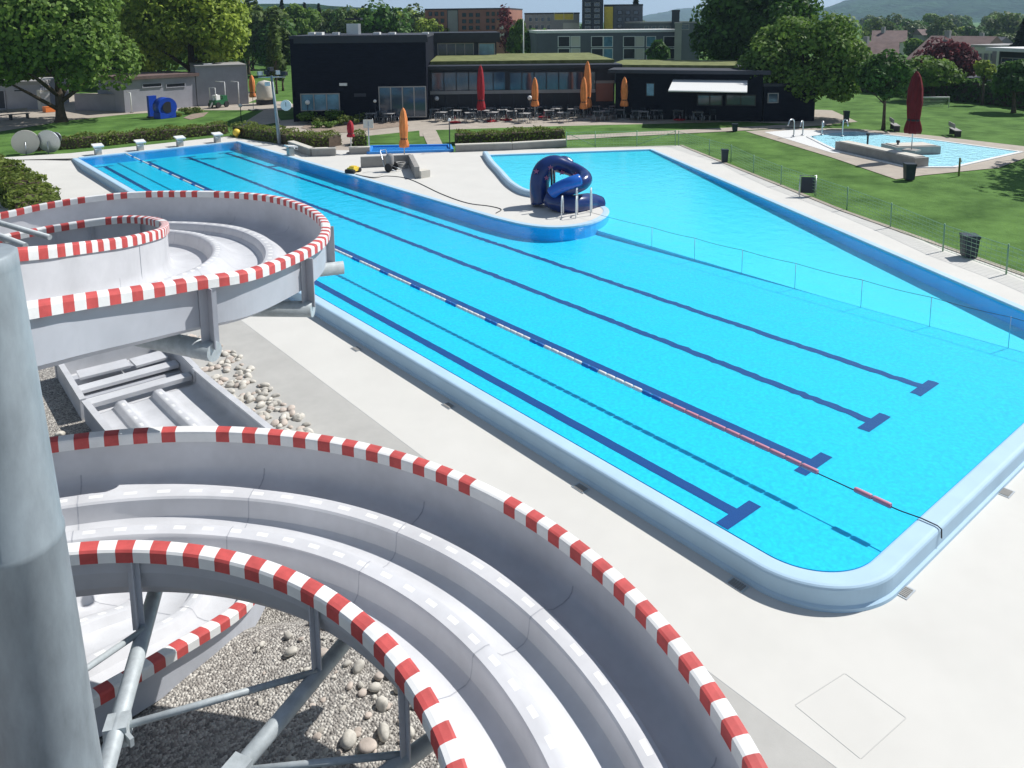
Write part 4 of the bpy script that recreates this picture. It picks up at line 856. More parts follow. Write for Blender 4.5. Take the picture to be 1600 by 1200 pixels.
globe(482, 192, 160, 'white globe lamp before the pale bathhouse window', r=.2); globe(587, 190, 158, 'dim globe lamp left of the glazed bathhouse door', r=.14)
globe(703, 237, 187, 'thin deck post with a small globe near the right end of the foot bath', r=.10)
globe(377, 190, 165, 'small globe lamp beside the hedge path', r=.16)
for i, (px, py, r, h) in enumerate([(482, 192, 1.0, 1.1), (500, 194, .8, .7), (527, 190, 1.3, 1.0), (545, 196, .9, .8), (518, 199, .7, .6), (560, 190, .8, .8), (494, 200, .6, .5)]):
    shrub(g(px, py), r, h, ['grey green bush at the left end of the flower bed', 'low bush second from the left in the flower bed', 'widest dark bush in the middle of the flower bed', 'bush at the front right of the flower bed', 'low bush at the front of the flower bed', 'bush near the glazed door end of the bed', 'tiny bush at the front left of the bed'][i], L_hedge if i % 2 else L_mid)
# information board by the bed
t = thing('notice_board', g3(577, 239), 'pale notice board on a thin post behind the deck', 'sign'); b = g(577, 239)
MB().tube([(0, 0, 0), (0, 0, zt(b, 190))], .04, 8).build('post', M['steel'], t); z0, z1 = zt(b, 200), zt(b, 187)
mb = MB(); mb.box((0, 0, (z0+z1)/2), (.62, .06, z1-z0), .7-1.4); mb.build('panel', M['cream'], t)
# lamp post with clock
b = g(437, 226); t = thing('lamp_post', (*b, 0), 'tall pale lamp post with a cluster of floodlights and a round clock', 'lamp post'); h = zt(b, 118)
MB().tube([(0, 0, 0), (-.1, 0.1, h*.5), (-.22, .24, h)], [.13, .10, .08], 12).build('post', M['galv'], t)
MB().tube([(-.9, .75, h-.1), (.5, -.35, h-.1)], .04, 8).build('cross_arm', M['steel'], t)
for k, (dx, dy, dz) in enumerate([(-.8, .7, .15), (-.45, .4, .2), (.1, -.05, .2), (.45, -.35, .12), (-.5, .3, -.55), (-.25, .25, .42)]):
    MB().box((dx, dy, h+dz), (.34, .26, .26), .7*k).build('floodlight', M['dark' if k % 2 else 'steel'], t)
hc = zt(b, 164); mb = MB(); mb.tube([(.35, -.60, hc), (.29, -.67, hc)], .36, 24); c = mb.build('clock_face', M['white'], t)
mb = MB(); mb.box((.285, -.675, hc+.1), (.03, .012, .22), .7-1.57+.05); mb.box((.285, -.675, hc+.0), (.03, .012, .16), .7-1.57+.05); mb.build('clock_hands', M['dark'], c)
MB().tube([(0, 0, hc), (.34, -.58, hc)], .025, 6).build('clock_arm', M['steel'], t)
# starting blocks
def block0():
    t = thing('starting_block', (0, 0, 0), 'x', 'starting block', group='starting blocks along the far pool end')
    mb = MB(); mb.prism([(-.19, -.14), (.19, -.14), (.19, .2), (-.19, .2)], 0, .5); mb.build('pedestal', M['pavers'], t)
    mb = MB(); v = [(-.3, -.34, .50), (.3, -.34, .50), (.3, .3, .60), (-.3, .3, .60), (-.3, -.34, .58), (.3, -.34, .58), (.3, .3, .68), (-.3, .3, .68)]
    mb.add(v, [(0, 3, 2, 1), (4, 5, 6, 7), (0, 1, 5, 4), (1, 2, 6, 5), (2, 3, 7, 6), (3, 0, 4, 7)]); mb.build('platform', M['white'], t)
    MB().tube([(-.24, -.30, .5), (-.24, -.34, .36), (.24, -.34, .36), (.24, -.30, .5)], .015, 6).build('grip', M['steel'], t); return t
sb0 = block0(); labs = ['leftmost starting block at the far end of the pool', 'second starting block from the left', 'third starting block from the left', 'starting block nearest the yellow ball']
kk = kids(sb0)
for k in range(4):
    if k == 0: sb0.location = (.0, Y1+.55, .012); sb0['label'] = labs[0]
    else: dup(sb0, (2.5*k, Y1+.55, .012), 0, labs[k], kk)
c = dup(sb0, (8.95, 38.6, .012), R_(90), 'lone grey block at the deck edge below the bent kerb wall', kk)
t = thing('yellow_ball', g3(370, 215), 'round yellow ball on a stub post by the far corner of the pool', 'ball')
b = g(370, 215); zc = zt(b, 207); mb = MB(); mb.lathe((0, 0, zc), [(.27*math.sin(a), -.27*math.cos(a)) for a in np.linspace(.01, math.pi-.01, 13)], 18); mb.build('ball', M['yellow'], t)
MB().tube([(0, 0, 0), (0, 0, zc)], .09, 8).build('post', M['yellow'], t)
# rope reels at the left
def reel(px, py, pyc, rpx, lab, az, tilt):
    b = g(px, py, -.1); D = math.hypot(b[0]-CAM[0], b[1]-CAM[1]); r = rpx*D/F
    t = thing('rope_reel', (b[0], b[1], -.1), lab, 'reel', az); a = Vector((0, math.cos(tilt), math.sin(tilt)))
    mb = MB(); c = Vector((0, 0, r+.12)); mb.tube([c-a*.03, c+a*.03], r, 28, smooth=False); mb.build('side_disc', M['steel' if px > 60 else 'cream'], t)
    mb = MB(); mb.tube([c+a*.035, c+a*.75], r*.35, 16); mb.build('drum', M['dark'], t)
    mb = MB(); mb.tube([c+a*.76, c+a*.80], r*.5, 24, smooth=False); mb.build('side_disc', M['steel'], t)
    mb = MB()
    for s in (-1, 1): mb.tube([(s*.4, -.2, .03), (s*.4, .9, .03)], .03, 6); 
    mb.tube([(-.4, .35, .03), (.4, .35, .03)], .03, 6); mb.tube([(0, -.12, .03), (0, -.12, r+.12)], .03, 6)
    mb.build('stand', M['steel'], t); return t
reel(42, 244, 228, 16.5, 'left round reel with a cream disc at the far left of the deck', -.25, .12)
reel(78, 242, 226, 16, 'right round reel with a grey disc at the far left of the deck', -.75, .18)
# bench walls, cleaner and hose on the peninsula
t = thing('bench_wall', g3(566, 262), 'angled grey concrete bench wall on the peninsula deck', 'bench'); o = np.array(g(566, 262))
A_, B_, C_ = (np.array(g(*p)) for p in ((564, 262), (642, 258), (652, 279)))
for p, q_ in ((A_, B_), (B_, C_)):
    dd = (q_-p)/np.linalg.norm(q_-p); n_ = np.array([-dd[1], dd[0]])*.13
    e = n_*0 if p is A_ else dd*.02
    MB().prism([tuple(v-o) for v in (p-n_+e, q_-n_, q_+n_, p+n_+e)], 0, .62).build('wall', M['concrete'], t)
p, q_ = np.array(g(650, 279)), np.array(g(668, 276)); dd = (q_-p)/np.linalg.norm(q_-p); n_ = np.array([-dd[1], dd[0]])*.25
MB().prism([tuple(v-o) for v in (p-n_+dd*.16, q_-n_, q_+n_, p+n_+dd*.16)], 0, .40).build('seat_block', M['cream'], t)
b = g(552, 270); t = thing('pool_robot', (*b, .012), 'yellow and black pool cleaning robot at the pool edge', 'pool robot', .5)
MB().box((0, 0, .2), (.55, .42, .2)).build('body', M['yellow'], t); MB().box((0, 0, .33), (.3, .3, .08)).build('lid', M['yellow'], t)
for s in (-1, 1): MB().tube([(s*.3, -.28, .12), (s*.3, .28, .12)], .11, 10).build('brush_roller', M['rubber'], t)
b = g(612, 268); t = thing('pool_vacuum_cart', (*b, .012), 'grey pool vacuum cart with a big coil of hose by the bench', 'cleaning cart', .4)
for s in (-1, 1):
    MB().tube([(s*.3-.03, .0, .24), (s*.3+.03, 0, .24)], .24, 16).build('wheel', M['rubber'], t)
MB().tube([(-.25, -.5, .08), (-.25, .3, .3), (-.25, .55, 1.15), (.25, .55, 1.15), (.25, .3, .3), (.25, -.5, .08)], .025, 8).build('frame', M['steel'], t)
mb = MB(); mb.lathe((0, .1, .34), [(.0, 0), (.2, 0), (.22, .1), (.22, .5), (.15, .62), (0, .66)], 14); mb.build('pump_body', M['greywall'], t)
mb = MB()
for k in range(4):
    R1 = .42-.02*k; mb.tube([(1.0+R1*math.cos(a), .1+R1*math.sin(a)*.8, .06+.08*k) for a in np.linspace(0, 2*math.pi, 22)], .035, 6, cap=False)
mb.build('hose_coil', M['pavers'], t)
def cable(name, pts, r, m_, label, cat, z=.03):
    P = smooth_path([g3(a, b, z) for a, b in pts], 8); o = P[0]; mb = MB(); mb.tube([tuple(p-o) for p in P], r, 6); ob = mb.build(name, m_); ob.location = tuple(o); tag(ob, label, cat); return ob
cable('power_cable', [(566, 275), (585, 278), (605, 275), (640, 280), (690, 303), (730, 317), (765, 322), (783, 327), (775, 333)], .018, M['rubber'], 'thin dark cable trailing across the peninsula deck', 'cable')
cable('hose', [(598, 272), (585, 277), (568, 275), (556, 272)], .03, M['pavers'], 'grey hose linking the vacuum cart and the pool robot', 'hose')
# blue tube slide
o = np.array([*g(856, 321), 0.012]); D0 = np.dot(o-CAM, AF)
def tp(px, py, dd): v = ray(px, py)/F; p = CAM+v*(D0-dd); return p-o
t = thing('tube_slide', tuple(o), 'dark blue twisted tube slide with faded pink star stickers beside the shallow pool', 'water slide')
c1 = [tp(845, 318, .2), tp(843, 300, .2), tp(844, 280, .2), tp(851, 264, .2), tp(866, 256, .1), tp(882, 260, .1), tp(899, 267, .2), tp(911, 275, .5), tp(913, 282, 1.0), tp(903, 289, 1.3), tp(886, 295, 1.2), tp(872, 301, .9), tp(862, 308, .9)]
P = smooth_path(c1, 6); n = len(P); rr = [.44 if i < n*.25 else .44-.11*min(1, (i-n*.25)/(n*.2)) for i in range(n)]
mb = MB(); mb.tube([tuple(p) for p in P], rr, 18); mb.build('upper_tube', M['bluesl'], t)
c2 = [tp(860, 310, .9), tp(872, 316, 1.2), tp(890, 320, 1.2), tp(908, 319, .8), tp(922, 318, .2), tp(934, 322, -.1)]
P2 = smooth_path(c2, 6); mb = MB(); mb.tube([tuple(p) for p in P2], [.40+.08*i/len(P2) for i in range(len(P2))], 18); mb.build('lower_tube', M['bluesl'], t)
# bright open gutter inside the bend
mb = MB(); ga = [tp(905, 281, 1.55), tp(890, 286, 1.7), tp(872, 294, 1.55), tp(862, 302, 1.4)]; mb.tube([tuple(p) for p in smooth_path(ga, 5)], [.27]*16, 12); mb.build('open_gutter', M['bluein'], t)
mb = MB(); pe = [tp(866, 254, -.3), tp(882, 251, -.4), tp(892, 257, -.4)]; mb.tube([tuple(p) for p in smooth_path(pe, 5)], [.22]*11, 10); mb.build('entry_hood', M['bluesl'], t)
for k, (px, py, dd) in enumerate([(860, 262, .62), (878, 270, .58), (900, 274, .9), (838, 268, .66), (866, 312, 1.42), (926, 313, .55), (854, 278, .62)]):
    c = tp(px, py, dd); ob = MB(); f = AF; vs = []
    for i in range(10):
        a = math.pi/2+i*math.pi/5; r_ = .13 if i % 2 == 0 else .055
        vs += [tuple(c+AR*r_*math.cos(a)-AD*r_*math.sin(a)-f*.0)]
    vs2 = [tuple(np.array(v)+f*.3) for v in vs]
    ob.add(vs+vs2, [tuple(range(10))]+[(i, i+10, (i+1) % 10+10, (i+1) % 10) for i in range(10)]); ob.build('star_sticker', M['pink'], t)
for px, dd in ((862, .5), (866, 1.0)):
    a = tp(px, 321, dd); MB().tube([(a[0], a[1], 0), (a[0], a[1], 1.75)], .05, 8).build('support_post', M['dark'], t)
mb = MB()
for k in range(7): mb.tube([tuple(tp(838, 318, -.25)+np.array([0, 0, .25*k])), tuple(tp(846, 318, -.45)+np.array([0, 0, .25*k]))], .02, 6)
mb.build('ladder_rung', M['steel'], t)
# pool ladder
b = np.array([*g(890, 338), .012]); t = thing('pool_ladder', tuple(b), 'pair of white tubular grab rails at the tip of the peninsula', 'ladder', R_(-50))
for s in (-.3, .3):
    pts = [(s, -.35, -.4), (s, -.35, .55), (s, -.28, .78), (s, -.1, .86), (s, .12, .78), (s, .25, .5), (s, .3, 0)]
    MB().tube([tuple(p) for p in smooth_path(pts, 5)], .028, 8).build('grab_rail', M['white'], t)
for z in (-.3, -.08): MB().box((0, -.35, z), (.58, .08, .03)).build('step', M['white'], t)
t2 = thing('pool_ladder', (b[0]+.75, b[1]-.1, .012), 'taller white tubular rail right beside the first grab rails', 'ladder', R_(-50))
for s in (-.3, .3): MB().tube([tuple(p) for p in smooth_path([(s, -.3, -.3), (s, -.3, .9), (s, -.15, 1.1), (s, .1, 1.05), (s, .3, .5), (s, .38, 0)], 5)], .028, 8).build('grab_rail', M['white'], t2)
# lane rope
rx = 1.42; t = thing('lane_rope', (rx, Y0-.39, -.16), 'long lane rope with pale floats turning faded red near the close end', 'lane rope')
mb = MB(); W0 = Y0-.39
def rp(y, z): return (0, y-W0, z+.16)
pts = [rp(Y0-.375, -.15), rp(Y0-.365, .0), rp(Y0-.30, .03), rp(Y0-.05, .03), rp(Y0+.3, -.01), rp(Y0+.9, -.02)]; mb.tube(pts+[rp(Y1, -.02)], .012, 6); mb.build('rope', M['dark'], t)
segs = []
y = -1.86
while y < Y1-.4:
    red = y < 3.0; L_ = .24 if not red else .30
    if not (-.35-.62 < y-.0 < -.25 and False): segs.append((y, L_, 'ropered' if red else None))
    y += L_+.03
gap = (-.66, -.02)
mr, mw, mbl = MB(), MB(), MB(); i = 0
for y, L_, c in segs:
    if y > -1.25 and y < -.76: continue
    i += 1
    tgt = mr if c else (mbl if i % 7 in (0, 1) else mw)
    tgt.tube([rp(y, .0), rp(y+.02, .0), rp(y+L_-.02, .0), rp(y+L_, .0)], [.03, .05, .05, .03] if not c else [.045, .05, .05, .045], 8)
mr.build('red_floats', M['ropered'], t)['kind'] = 'stuff'; mw.build('white_floats', M['white'], t)['kind'] = 'stuff'; mbl.build('blue_floats', M['ropeblue'], t)['kind'] = 'stuff'
# divider cable with posts between deep and shallow part
t = thing('divider_cable', (11.5, -2.3, 0), 'thin dark cable on slender posts dividing deep and shallow water', 'cable')
pp = [(0.4, 17.4), (.0, 14.9)]+[(0, y+2.3) for y in np.linspace(12.2, -2.2, 9)]
pts = []; ys = [15.5+2.3, 14.2, 12.2, 10.2, 8.2, 6.0, 4.0, 2.0, 0., -2.2+2.3]
for a, b in zip(ys[:-1], ys[1:]):
    for k in range(6): f = k/6; pts.append((0, a+(b-a)*f, .30-.03*math.sin(f*math.pi)))
pts.append((0, .1, .3)); MB().tube(pts, .007, 6).build('cable', M['dark'], t)
for yv in ys[1:-1]: MB().tube([(0, yv, SHAL), (0, yv, .32)], .010, 8).build('post', M['rim'], t)
# ================================================================ FENCE ON THE RIGHT
def fence(pts, h, label, wires=7, mesh=.2, diag=()):
    o = np.array([*pts[0], 0.]); t = thing('wire_fence', tuple(o), label, 'fence'); P = [np.array(p)-o[:2] for p in pts]
    for i, p in enumerate(P):
        MB().tube([(p[0], p[1], -.05), (p[0], p[1], h+.04)], .028, 8).build('post', M['wiremesh'], t)
    for i, (a, b) in enumerate(zip(P[:-1], P[1:])):
        mb = MB(); L_ = np.linalg.norm(b-a)
        for k in range(wires): z = .08+(h-.1)*k/(wires-1); mb.tube([(a[0], a[1], z), (b[0], b[1], z)], .013 if k == wires-1 else .008, 4, cap=False)
        for k in range(1, int(L_/mesh)): q = a+(b-a)*k*mesh/L_; mb.tube([(q[0], q[1], .08), (q[0], q[1], h-.02)], .0045, 3, cap=False)
        mb.build('wire_panel', M['wiremesh'], t)
    for a, b in diag: MB().tube([(*P[a], h*.95), (*P[b], .1)], .02, 6).build('brace', M['wiremesh'], t)
    return t
fp = [g(x, y) for x, y in ((1060, 228), (1108, 243), (1142, 253), (1177, 271), (1220, 290), (1323, 328), (1391, 356), (1473, 393), (1572, 429), (1660, 466))]
hf = zt(fp[7], 351); fence(fp, hf, 'green wire fence on slim posts along the right hand deck edge')
fence([g(x, y) for x, y in ((885, 231), (930, 230), (995, 229), (1055, 228))], hf*1.05, 'green wire fence with corner braces behind the shallow pool', diag=((0, 1), (3, 2)))
fence([g(x, y) for x, y in ((1, 297), (-20, 330), (-50, 360))], 1.2, 'fence post and wires at the far left edge')
def litter_bin(px, py, ytop, wpx, label):
    b = g(px, py); D = math.hypot(b[0]-CAM[0], b[1]-CAM[1]); h = zt(b, ytop); w_ = wpx*D/F*.9
    t = thing('litter_bin', (*b, 0), label, 'bin', .75); mb = MB()
    v = [(-w_*.42, -w_*.42, .05), (w_*.42, -w_*.42, .05), (w_*.42, w_*.42, .05), (-w_*.42, w_*.42, .05), (-w_/2, -w_/2, h*.88), (w_/2, -w_/2, h*.88), (w_/2, w_/2, h*.88), (-w_/2, w_/2, h*.88)]
    mb.add(v, [(0, 3, 2, 1), (4, 5, 6, 7), (0, 1, 5, 4), (1, 2, 6, 5), (2, 3, 7, 6), (3, 0, 4, 7)]); mb.build('body', M['bin'], t)
    mb = MB(); mb.box((0, 0, h*.94), (w_*1.08, w_*1.08, h*.10)); mb.build('lid', M['bin'], t); mb = MB(); mb.box((0, 0, .025), (w_*.7, w_*.7, .05)); mb.build('plinth', M['dark'], t)
litter_bin(1513, 402, 366, 21, 'dark square litter bin beside the fence on the right deck')
litter_bin(1132, 254, 233, 11, 'dark green litter bin at the fence near the shallow pool corner')
litter_bin(1420, 281, 255, 15, 'dark litter bin on the lawn corner before the paddling pool')
litter_bin(1148, 205, 193, 9, 'dark litter bin at the lawn path near the kiosk')
litter_bin(1322, 190, 173, 8, 'slim dark bin at the far left end of the paddling pool')
# folding rail frame at the fence
b = g(1262, 308); t = thing('folding_frame', (*b, 0), 'grey blue folding frame with mesh leaning on the fence', 'frame', -.9)
MB().tube([(-.35, 0, 0), (-.35, .12, 1.0), (.35, .12, 1.0), (.35, 0, 0)], .022, 6).build('tube_frame', M['steel'], t)
MB().tube([(-.35, .35, 0), (-.35, .12, .98), (.35, .12, .98), (.35, .35, 0)], .02, 6).build('rear_legs', M['steel'], t)
MB().box((0, .075, .55), (.62, .02, .75)).build('mesh_panel', M['darkwall'], t)
# ================================================================ PADDLING POOL
def G_(*p): return g(*p)
patch('paddling_apron', [g(*p) for p in ((1194, 206.5), (1240, 203), (1330, 204.5), (1345, 209), (1312, 240), (1300, 239))], .01, M['white'])
pool = [g(*p) for p in ((1262, 214), (1300, 208), (1335, 206), (1440, 217), (1596, 238), (1490, 262), (1418, 262), (1310, 237), (1290, 228))]
patch('paddling_paving', [g(*p) for p in ((1165, 205), (1240, 199.5), (1335, 201), (1450, 211), (1640, 233), (1560, 262), (1440, 274), (1400, 280), (1300, 246))], .0, M['path'])
t = thing('paddling_pool', (*g(1300, 225), 0), 'pale shallow paddling pool with angled outline on the lawn', 'pool'); o = np.array(g(1300, 225))
lp = [tuple(np.array(p)-o) for p in pool]
mb = MB(); mb.prism(lp, -.02, .02); mb.build('basin_floor', mat('paddling_floor', (.55, .80, .88), .6, var=.05, scale=1), t)
mb = MB(); mb.add([(*p, .04) for p in lp], [upface(lp)]); mb.build('water', M['water2'], t)
mb = MB()
for a, b in zip(lp, lp[1:]+lp[:1]):
    a, b = np.array(a), np.array(b); d_ = (b-a)/np.linalg.norm(b-a); n_ = np.array([-d_[1], d_[0]])*.12
    mb.prism([tuple(v) for v in (a-n_, b-n_, b+n_, a+n_)], 0, .055)
mb.build('edge', M['white'], t)
def lowbench(a, b, h, w_, label, seat=True):
    a, b = np.array(g(*a)), np.array(g(*b)); d_ = (b-a)/np.linalg.norm(b-a); n_ = np.array([-d_[1], d_[0]])*w_/2; t = thing('stone_bench', (*a, 0), label, 'bench')
    MB().prism([tuple(v-a) for v in (a-n_, b-n_, b+n_, a+n_)], 0, h).build('bench_wall', M['concrete'], t)
    if seat: MB().prism([tuple(v-a) for v in (a-n_*.8+d_*.2, b-n_*.8-d_*.2, b+n_*.8-d_*.2, a+n_*.8+d_*.2)], h+.002, h+.05).build('seat_slab', M['cream'], t)
lowbench((1314, 234), (1440, 262), .55, .9, 'long dark grey wall bench along the paddling pool')
lowbench((1388, 240), (1456, 238), .5, 1.6, 'square grey platform carrying the big red parasol')
parasol(1424, 236, 111, 208, 21, M['redcanvas2'], 'huge closed dark red parasol over the paddling pool platform', z=.5)
for i, (px, py, yt) in enumerate([(1240, 214, 188), (1254, 212, 190), (1284, 212, 190), (1316, 214, 188)]):
    b = g(px, py); h = zt(b, yt); t = thing('spray_arch', (*b, .05), ['leftmost arched water spray pipe in the paddling pool', 'second arched water spray pipe from the left', 'third arched water spray pipe from the left', 'rightmost arched spray pipe before the slim bin'][i], 'spray pipe', .3*i)
    MB().tube([tuple(p) for p in smooth_path([(0, 0, 0), (0, 0, h*.75), (-.12, 0, h), (-.55, 0, h), (-.8, 0, h*.7)], 5)], .045, 8).build('pipe', M['steel'], t); MB().lathe((0, 0, 0), [(.0, 0), (.12, 0), (.12, .05), (0, .06)], 10).build('flange', M['steel'], t)
for px, py, yt, lb in ((1355, 232, 210, 'thin dark post on the paddling pool bench'), (1402, 240, 221, 'thin dark post near the parasol platform')):
    b = g(px, py); h = zt(b, yt); t = thing('post', (*b, 0), lb, 'post'); MB().tube([(0, 0, 0), (0, 0, h)], .06, 8).build('shaft', M['dark'], t); MB().box((0, 0, h), (.16, .16, .14)).build('head', M['dark'], t)
def bench(px, py, label, rz):
    t = thing('park_bench', (*g(px, py), 0), label, 'bench', rz)
    MB().box((0, 0, .44), (1.7, .42, .05)).build('seat', M['greywall'], t); MB().box((0, .24, .75), (1.7, .04, .3)).build('backrest', M['greywall'], t)
    for s in (-.7, .7): MB().box((s, 0, .21), (.08, .4, .41)).build('leg', M['dark'], t)
bench(1398, 204, 'grey bench behind the paddling pool by the small tree', .6); bench(1492, 212, 'grey bench behind the paddling pool near the goal', .6)
bench(30, 186, 'dark bench in the shade of the big left tree', .3); bench(4, 188, 'dark bench cut by the left edge in the tree shade', .3)
# goal with green net
A_, B_ = g(1438, 168), g(1482, 168); hg = zt(A_, 152); t = thing('football_goal', (*A_, 0), 'white framed goal with a green net on the sports lawn', 'goal'); bb = np.array(B_)-np.array(A_)
MB().tube([(0, 0, 0), (0, 0, hg), (*bb, hg), (*bb, 0)], .06, 8).build('frame', M['white'], t); nn2 = np.array([-bb[1], bb[0]])/np.linalg.norm(bb)*1.2
mb = MB()
for k in range(13): f = k/12; a = bb*f; mb.tube([(*a, hg), (*(a+nn2), 0)], .012, 4, cap=False)
for k in range(7): f = k/6; mb.tube([(*(nn2*f), hg*(1-f)), (*(bb+nn2*f), hg*(1-f))], .012, 4, cap=False)
mb.build('net', M['wiremesh'], t)
t = thing('garden_tap', (*g(1498, 275), 0), 'short yellowish tap post on the lawn below the paddling pool', 'tap'); MB().tube([(0, 0, 0), (0, 0, .95)], .05, 8).build('post', M['greenroof'], t); MB().tube([(0, 0, .8), (.18, 0, .8), (.2, 0, .7)], .02, 6).build('spout', M['steel'], t)
# ================================================================ YARD ON THE LEFT
t = thing('play_tunnel', (*g(258, 184), 0), 'blue plastic play tunnel on the lawn before the shed', 'play tunnel', .3); D_ = 66; 
mb = MB(); mb.tube([(0, -.5, .95), (.1, .5, .95)], .85, 20); mb.build('barrel', M['blueplay'], t); MB().box((0, 0, .25), (1.5, 1.0, .5)).build('foot', M['blueplay'], t); MB().tube([(0, -.51, .95), (0, -.53, .95)], .5, 18).build('opening', M['dark'], t)
t = thing('upright_board', (*g(239, 183), 0), 'small upright blue plastic panel left of the play tunnel', 'play panel', .3); MB().box((0, 0, .95), (.75, .3, 1.9)).build('panel', M['blueplay'], t); MB().box((0, 0, .05), (.9, .5, .1)).build('foot', M['dark'], t)
t = thing('ride_on_mower', (*g(342, 168), 0), 'green and white ride-on mower parked before the store', 'mower', .5)
MB().box((0, 0, .55), (1.7, .8, .45)).build('body', M['greenmach'], t); MB().box((.55, 0, .95), (.6, .7, .4)).build('hood', M['greenmach'], t); MB().box((-.3, 0, 1.0), (.5, .55, .5)).build('driver_seat', M['white'], t)
MB().tube([(-.7, -.35, .6), (-.75, -.35, 2.0), (-.75, .35, 2.0), (-.7, .35, .6)], .04, 6).build('roll_bar', M['white'], t); MB().tube([(-1.2, 0, .1), (-.2, 0, 1.3)], .08, 8).build('chute', M['white'], t)
for sx in (-.55, .6):
    for sy in (-.5, .4): MB().tube([(sx, sy, .3), (sx, sy+.16, .3)], .3, 14).build('wheel', M['rubber'], t)
for px, py, yt, w_, lb in ((206, 176, 144, -6, 'bent white pole at the corner of the changing shed'), (217, 172, 126, 0, 'straight white drainpipe-like pole on the shed wall'), (353, 166, 127, -18, 'left white hooked pole before the store wall'), (374, 164, 127, -14, 'right white hooked pole before the store wall')):
    b = g(px, py); h = zt(b, yt); t = thing('white_pole', (*b, 0), lb, 'pole'); MB().tube([(0, 0, 0), (0, 0, h*.97), (.05*w_*.77, -.05*w_*.64, h)], .05, 8).build('pole', M['white'], t); MB().box((0, 0, .03), (.25, .25, .06)).build('foot', M['concrete'], t)
t = thing('tarpaulin_stack', (*g(415, 163), 0), 'white rounded tank beside the sunlit end wall', 'tank'); mb = MB(); mb.lathe((0, 0, 0), [(0, .5), (.8, .5), (.85, .8), (.85, 1.9), (.6, 2.3), (0, 2.45)], 16); mb.build('tank', M['cream'], t); MB().box((0, 0, .25), (1.4, 1.4, .49)).build('stand', M['dark'], t)
t = thing('vending_fridge', (*g(70, 171), 0), 'white cabinet with an orange crate in front near the garage', 'cabinet', .2); MB().box((0, 0, .95), (.9, .7, 1.9)).build('cabinet', M['cream'], t); MB().box((0, -.36, .95), (.8, .02, 1.6)).build('door', M['white'], t)
t = thing('orange_crate', (*g(77, 175), 0), 'orange plastic crate on the paving by the white cabinet', 'crate', .3); MB().box((0, 0, .25), (.9, .6, .48)).build('body', M['orangeplastic'], t); MB().box((0, 0, .51), (.95, .65, .04)).build('rim', M['orangeplastic'], t)
for i, (px, py, r, h) in enumerate([(290, 178, .8, .6), (308, 176, .6, .5), (276, 182, .5, .4)]): shrub(g(px, py), r, h, ['yellowish heap of plants right of the play tunnel', 'small round shrub at the sand patch', 'tiny shrub next to the play tunnel foot'][i], L_hedge)
patch('sand_patch', [g(*p) for p in ((286, 184), (300, 178), (326, 175), (318, 182), (298, 187))], .004, M['soil'])
patch('yard_kerb', [g(*p) for p in ((268, 172), (300, 166), (440, 158), (470, 165), (440, 172), (330, 172))], -.006, M['path'])
b = dxy(818, 100); h0 = zt(b, 30); t = thing('flag_pole', (*b, 0), 'thin white mast rising from behind the planted roof', 'mast'); MB().tube([(0, 0, 0), (0, 0, h0)], [.1, .06], 8).build('pole', M['white'], t); MB().lathe((0, 0, h0), [(0, 0), (.1, .05), (0, .1)], 8).build('cap', M['white'], t)
# ================================================================ DECK DETAILS
def drain(x, y, rz, label, z=LOW, w_=.26):
    t = thing('drain_grate', (x, y, z), label, 'drain', rz); MB().box((0, 0, .006), (w_+.04, .2, .008)).build('frame', M['steel'], t); mb = MB()
    for k in range(6): mb.box((-w_/2+.03+k*(w_-.06)/5, 0, .015), (.028, .15, .008))
    mb.build('grate', M['concrete'], t)
for px, py, rz, lb in ((562, 544, 90, 'drain grate at the rim farthest from the near corner'), (706, 632, 90, 'drain grate at the rim right of the middle loop top'), (913, 760, 90, 'drain grate at the middle of the left rim'), (1157, 910, 90, 'drain grate at the left rim close to the near corner'), (1408, 922, 0, 'drain grate just right of the rounded near corner'), (1567, 768, 0, 'drain grate by the near rim at the right edge')):
    x, y = g(px, py, LOW); drain(x-(.09 if rz else 0), y-(0 if rz else .05), R_(rz), lb)
# hatch outlines in the deck
a, b, c, d = (np.array(g(*p, LOW)) for p in ((1242, 1102), (1320, 1052), (1416, 1122), (1345, 1186)))
t = thing('deck_hatch', (*a, LOW), 'faint rectangular hatch cover set into the pale deck', 'hatch')
for i, (p, q_) in enumerate(((a, b), (b, c), (c, d), (d, a))):
    dd = (q_-p)/np.linalg.norm(q_-p); n_ = np.array([-dd[1], dd[0]])*.005; MB().prism([tuple(v-a) for v in (p-n_+dd*.01, q_-n_-dd*.01, q_+n_-dd*.01, p+n_+dd*.01)], 0, .003).build('joint', M['deckline'], t)
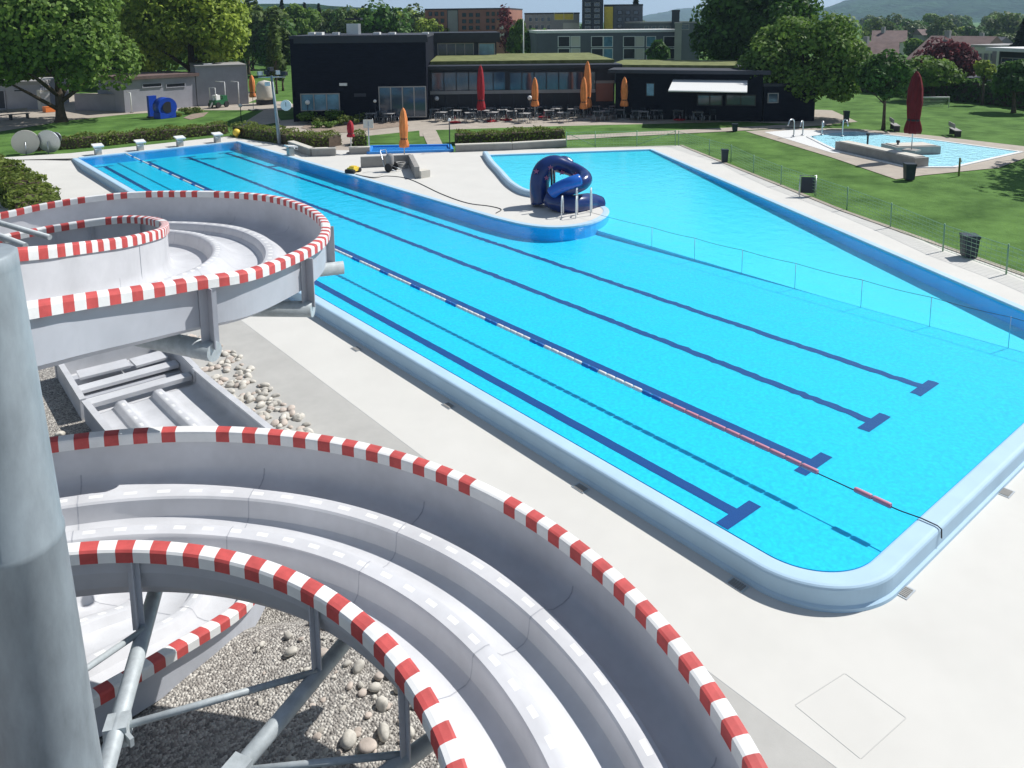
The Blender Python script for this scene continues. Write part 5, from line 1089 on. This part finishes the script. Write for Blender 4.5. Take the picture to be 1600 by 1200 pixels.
# ================================================================ STONES
def stone_mesh(seed, el=(1, .8, .65)):
    r4 = np.random.default_rng(seed); me = bpy.data.meshes.new('stone'); import bmesh; bm = bmesh.new(); bmesh.ops.create_icosphere(bm, subdivisions=3, radius=1.)
    ks = r4.normal(size=(9, 3)); ks /= np.linalg.norm(ks, axis=1)[:, None]; am = r4.uniform(.03, .16, 9)
    for v in bm.verts:
        p = np.array(v.co); d = 1.
        for k, a in zip(ks, am): d -= a*max(0, float(np.dot(p, k))-.45)*2.2
        v.co = Vector((p[0]*d*el[0], p[1]*d*el[1], p[2]*d*el[2]))
    for f in bm.faces: f.smooth = True
    bm.to_mesh(me); bm.free(); me.materials.append(M['stone2' if seed % 3 == 0 else 'stone']); return me
SM = [stone_mesh(k, (1, .6+.1*(k % 4), .5+.08*(k % 3))) for k in range(8)]
def stone(x, y, r, z, label, group, name='river_stone'):
    o = bpy.data.objects.new(name, SM[rs.randrange(8)]); COL.objects.link(o); o.location = (x, y, z+r*.35); o.scale = (r, r, r*rs.uniform(.8, 1.1)); o.rotation_euler = (rs.uniform(-.3, .3), rs.uniform(-.3, .3), rs.uniform(0, 6.3)); tag(o, label, 'stone', group); return o
rs = random.Random(11); GZ = LOW-.02
big = [(455, 1022, .10), (505, 1024, .10), (487, 972, .09), (508, 980, .10), (560, 1045, .10), (592, 1060, .085), (610, 1055, .08), (585, 1078, .09), (598, 1105, .12), (622, 1080, .08), (640, 1150, .10), (655, 1168, .09), (566, 1085, .07), (545, 1075, .07), (630, 1120, .07), (575, 1120, .06), (470, 1000, .05), (535, 1110, .06), (520, 1060, .05), (600, 1150, .12), (575, 1170, .14), (545, 1160, .13), (620, 1190, .12)]
for i, (px, py, r) in enumerate(big):
    x, y = g(px, py, .74); zz = moundz(x, y); x, y = g(px, py, zz); stone(x, y, r*.85, moundz(x, y), 'rounded river stone lying on the gravel inside the middle loop', 'stones inside the middle loop')
for k in range(60):
    px, py = rs.uniform(400, 650), rs.uniform(955, 1190); x, y = g(px, py, .74); stone(x, y, rs.uniform(.025, .06), moundz(x, y), 'small rounded stone on the gravel inside the middle loop', 'small stones inside the middle loop')
n_s = 0
poly_a, poly_b = (-5.35, -4.55), (4.5, 14.2)
while n_s < 190:
    y = rs.uniform(7.2, 14.3); x = rs.uniform(-5.42, -4.35-.03*(14-y)); n_s += 1
    stone(x, y, rs.uniform(.07, .14), GZ, 'river stone in the stone strip beside the run-out trough', 'stones beside the run-out')
for k in range(22):
    x, y = rs.uniform(-9.6, -8.6), rs.uniform(4.5, 13); stone(x, y, rs.uniform(.06, .13), GZ, 'river stone left of the run-out trough', 'stones left of the run-out')
# dark slab laid in to draw the slide's shadow on the gravel
t = thing('slide_shadow_slab', (-9.5, -1.7, .72), 'dark flat slab drawing in the shadow under the middle loop', 'slab'); MB().box((0, 0, .05), (2.2, 1.5, .14), .5).build('slab', M['darkwall'], t)

# ================================================================ AIR
hz = bpy.data.materials.new('haze'); hz.use_nodes = True; n_ = hz.node_tree; n_.nodes.remove(n_.nodes['Principled BSDF'])
pv = n_.nodes.new('ShaderNodeVolumePrincipled'); pv.inputs['Color'].default_value = (.55, .78, 1, 1); pv.inputs['Density'].default_value = .00024; pv.inputs['Anisotropy'].default_value = .2
n_.links.new(pv.outputs[0], n_.nodes['Material Output'].inputs['Volume'])
mb = MB(); mb.box((1300, 1500, 118), (9000, 9000, 250)); o = mb.build('haze', hz); tag(o, kind='stuff')
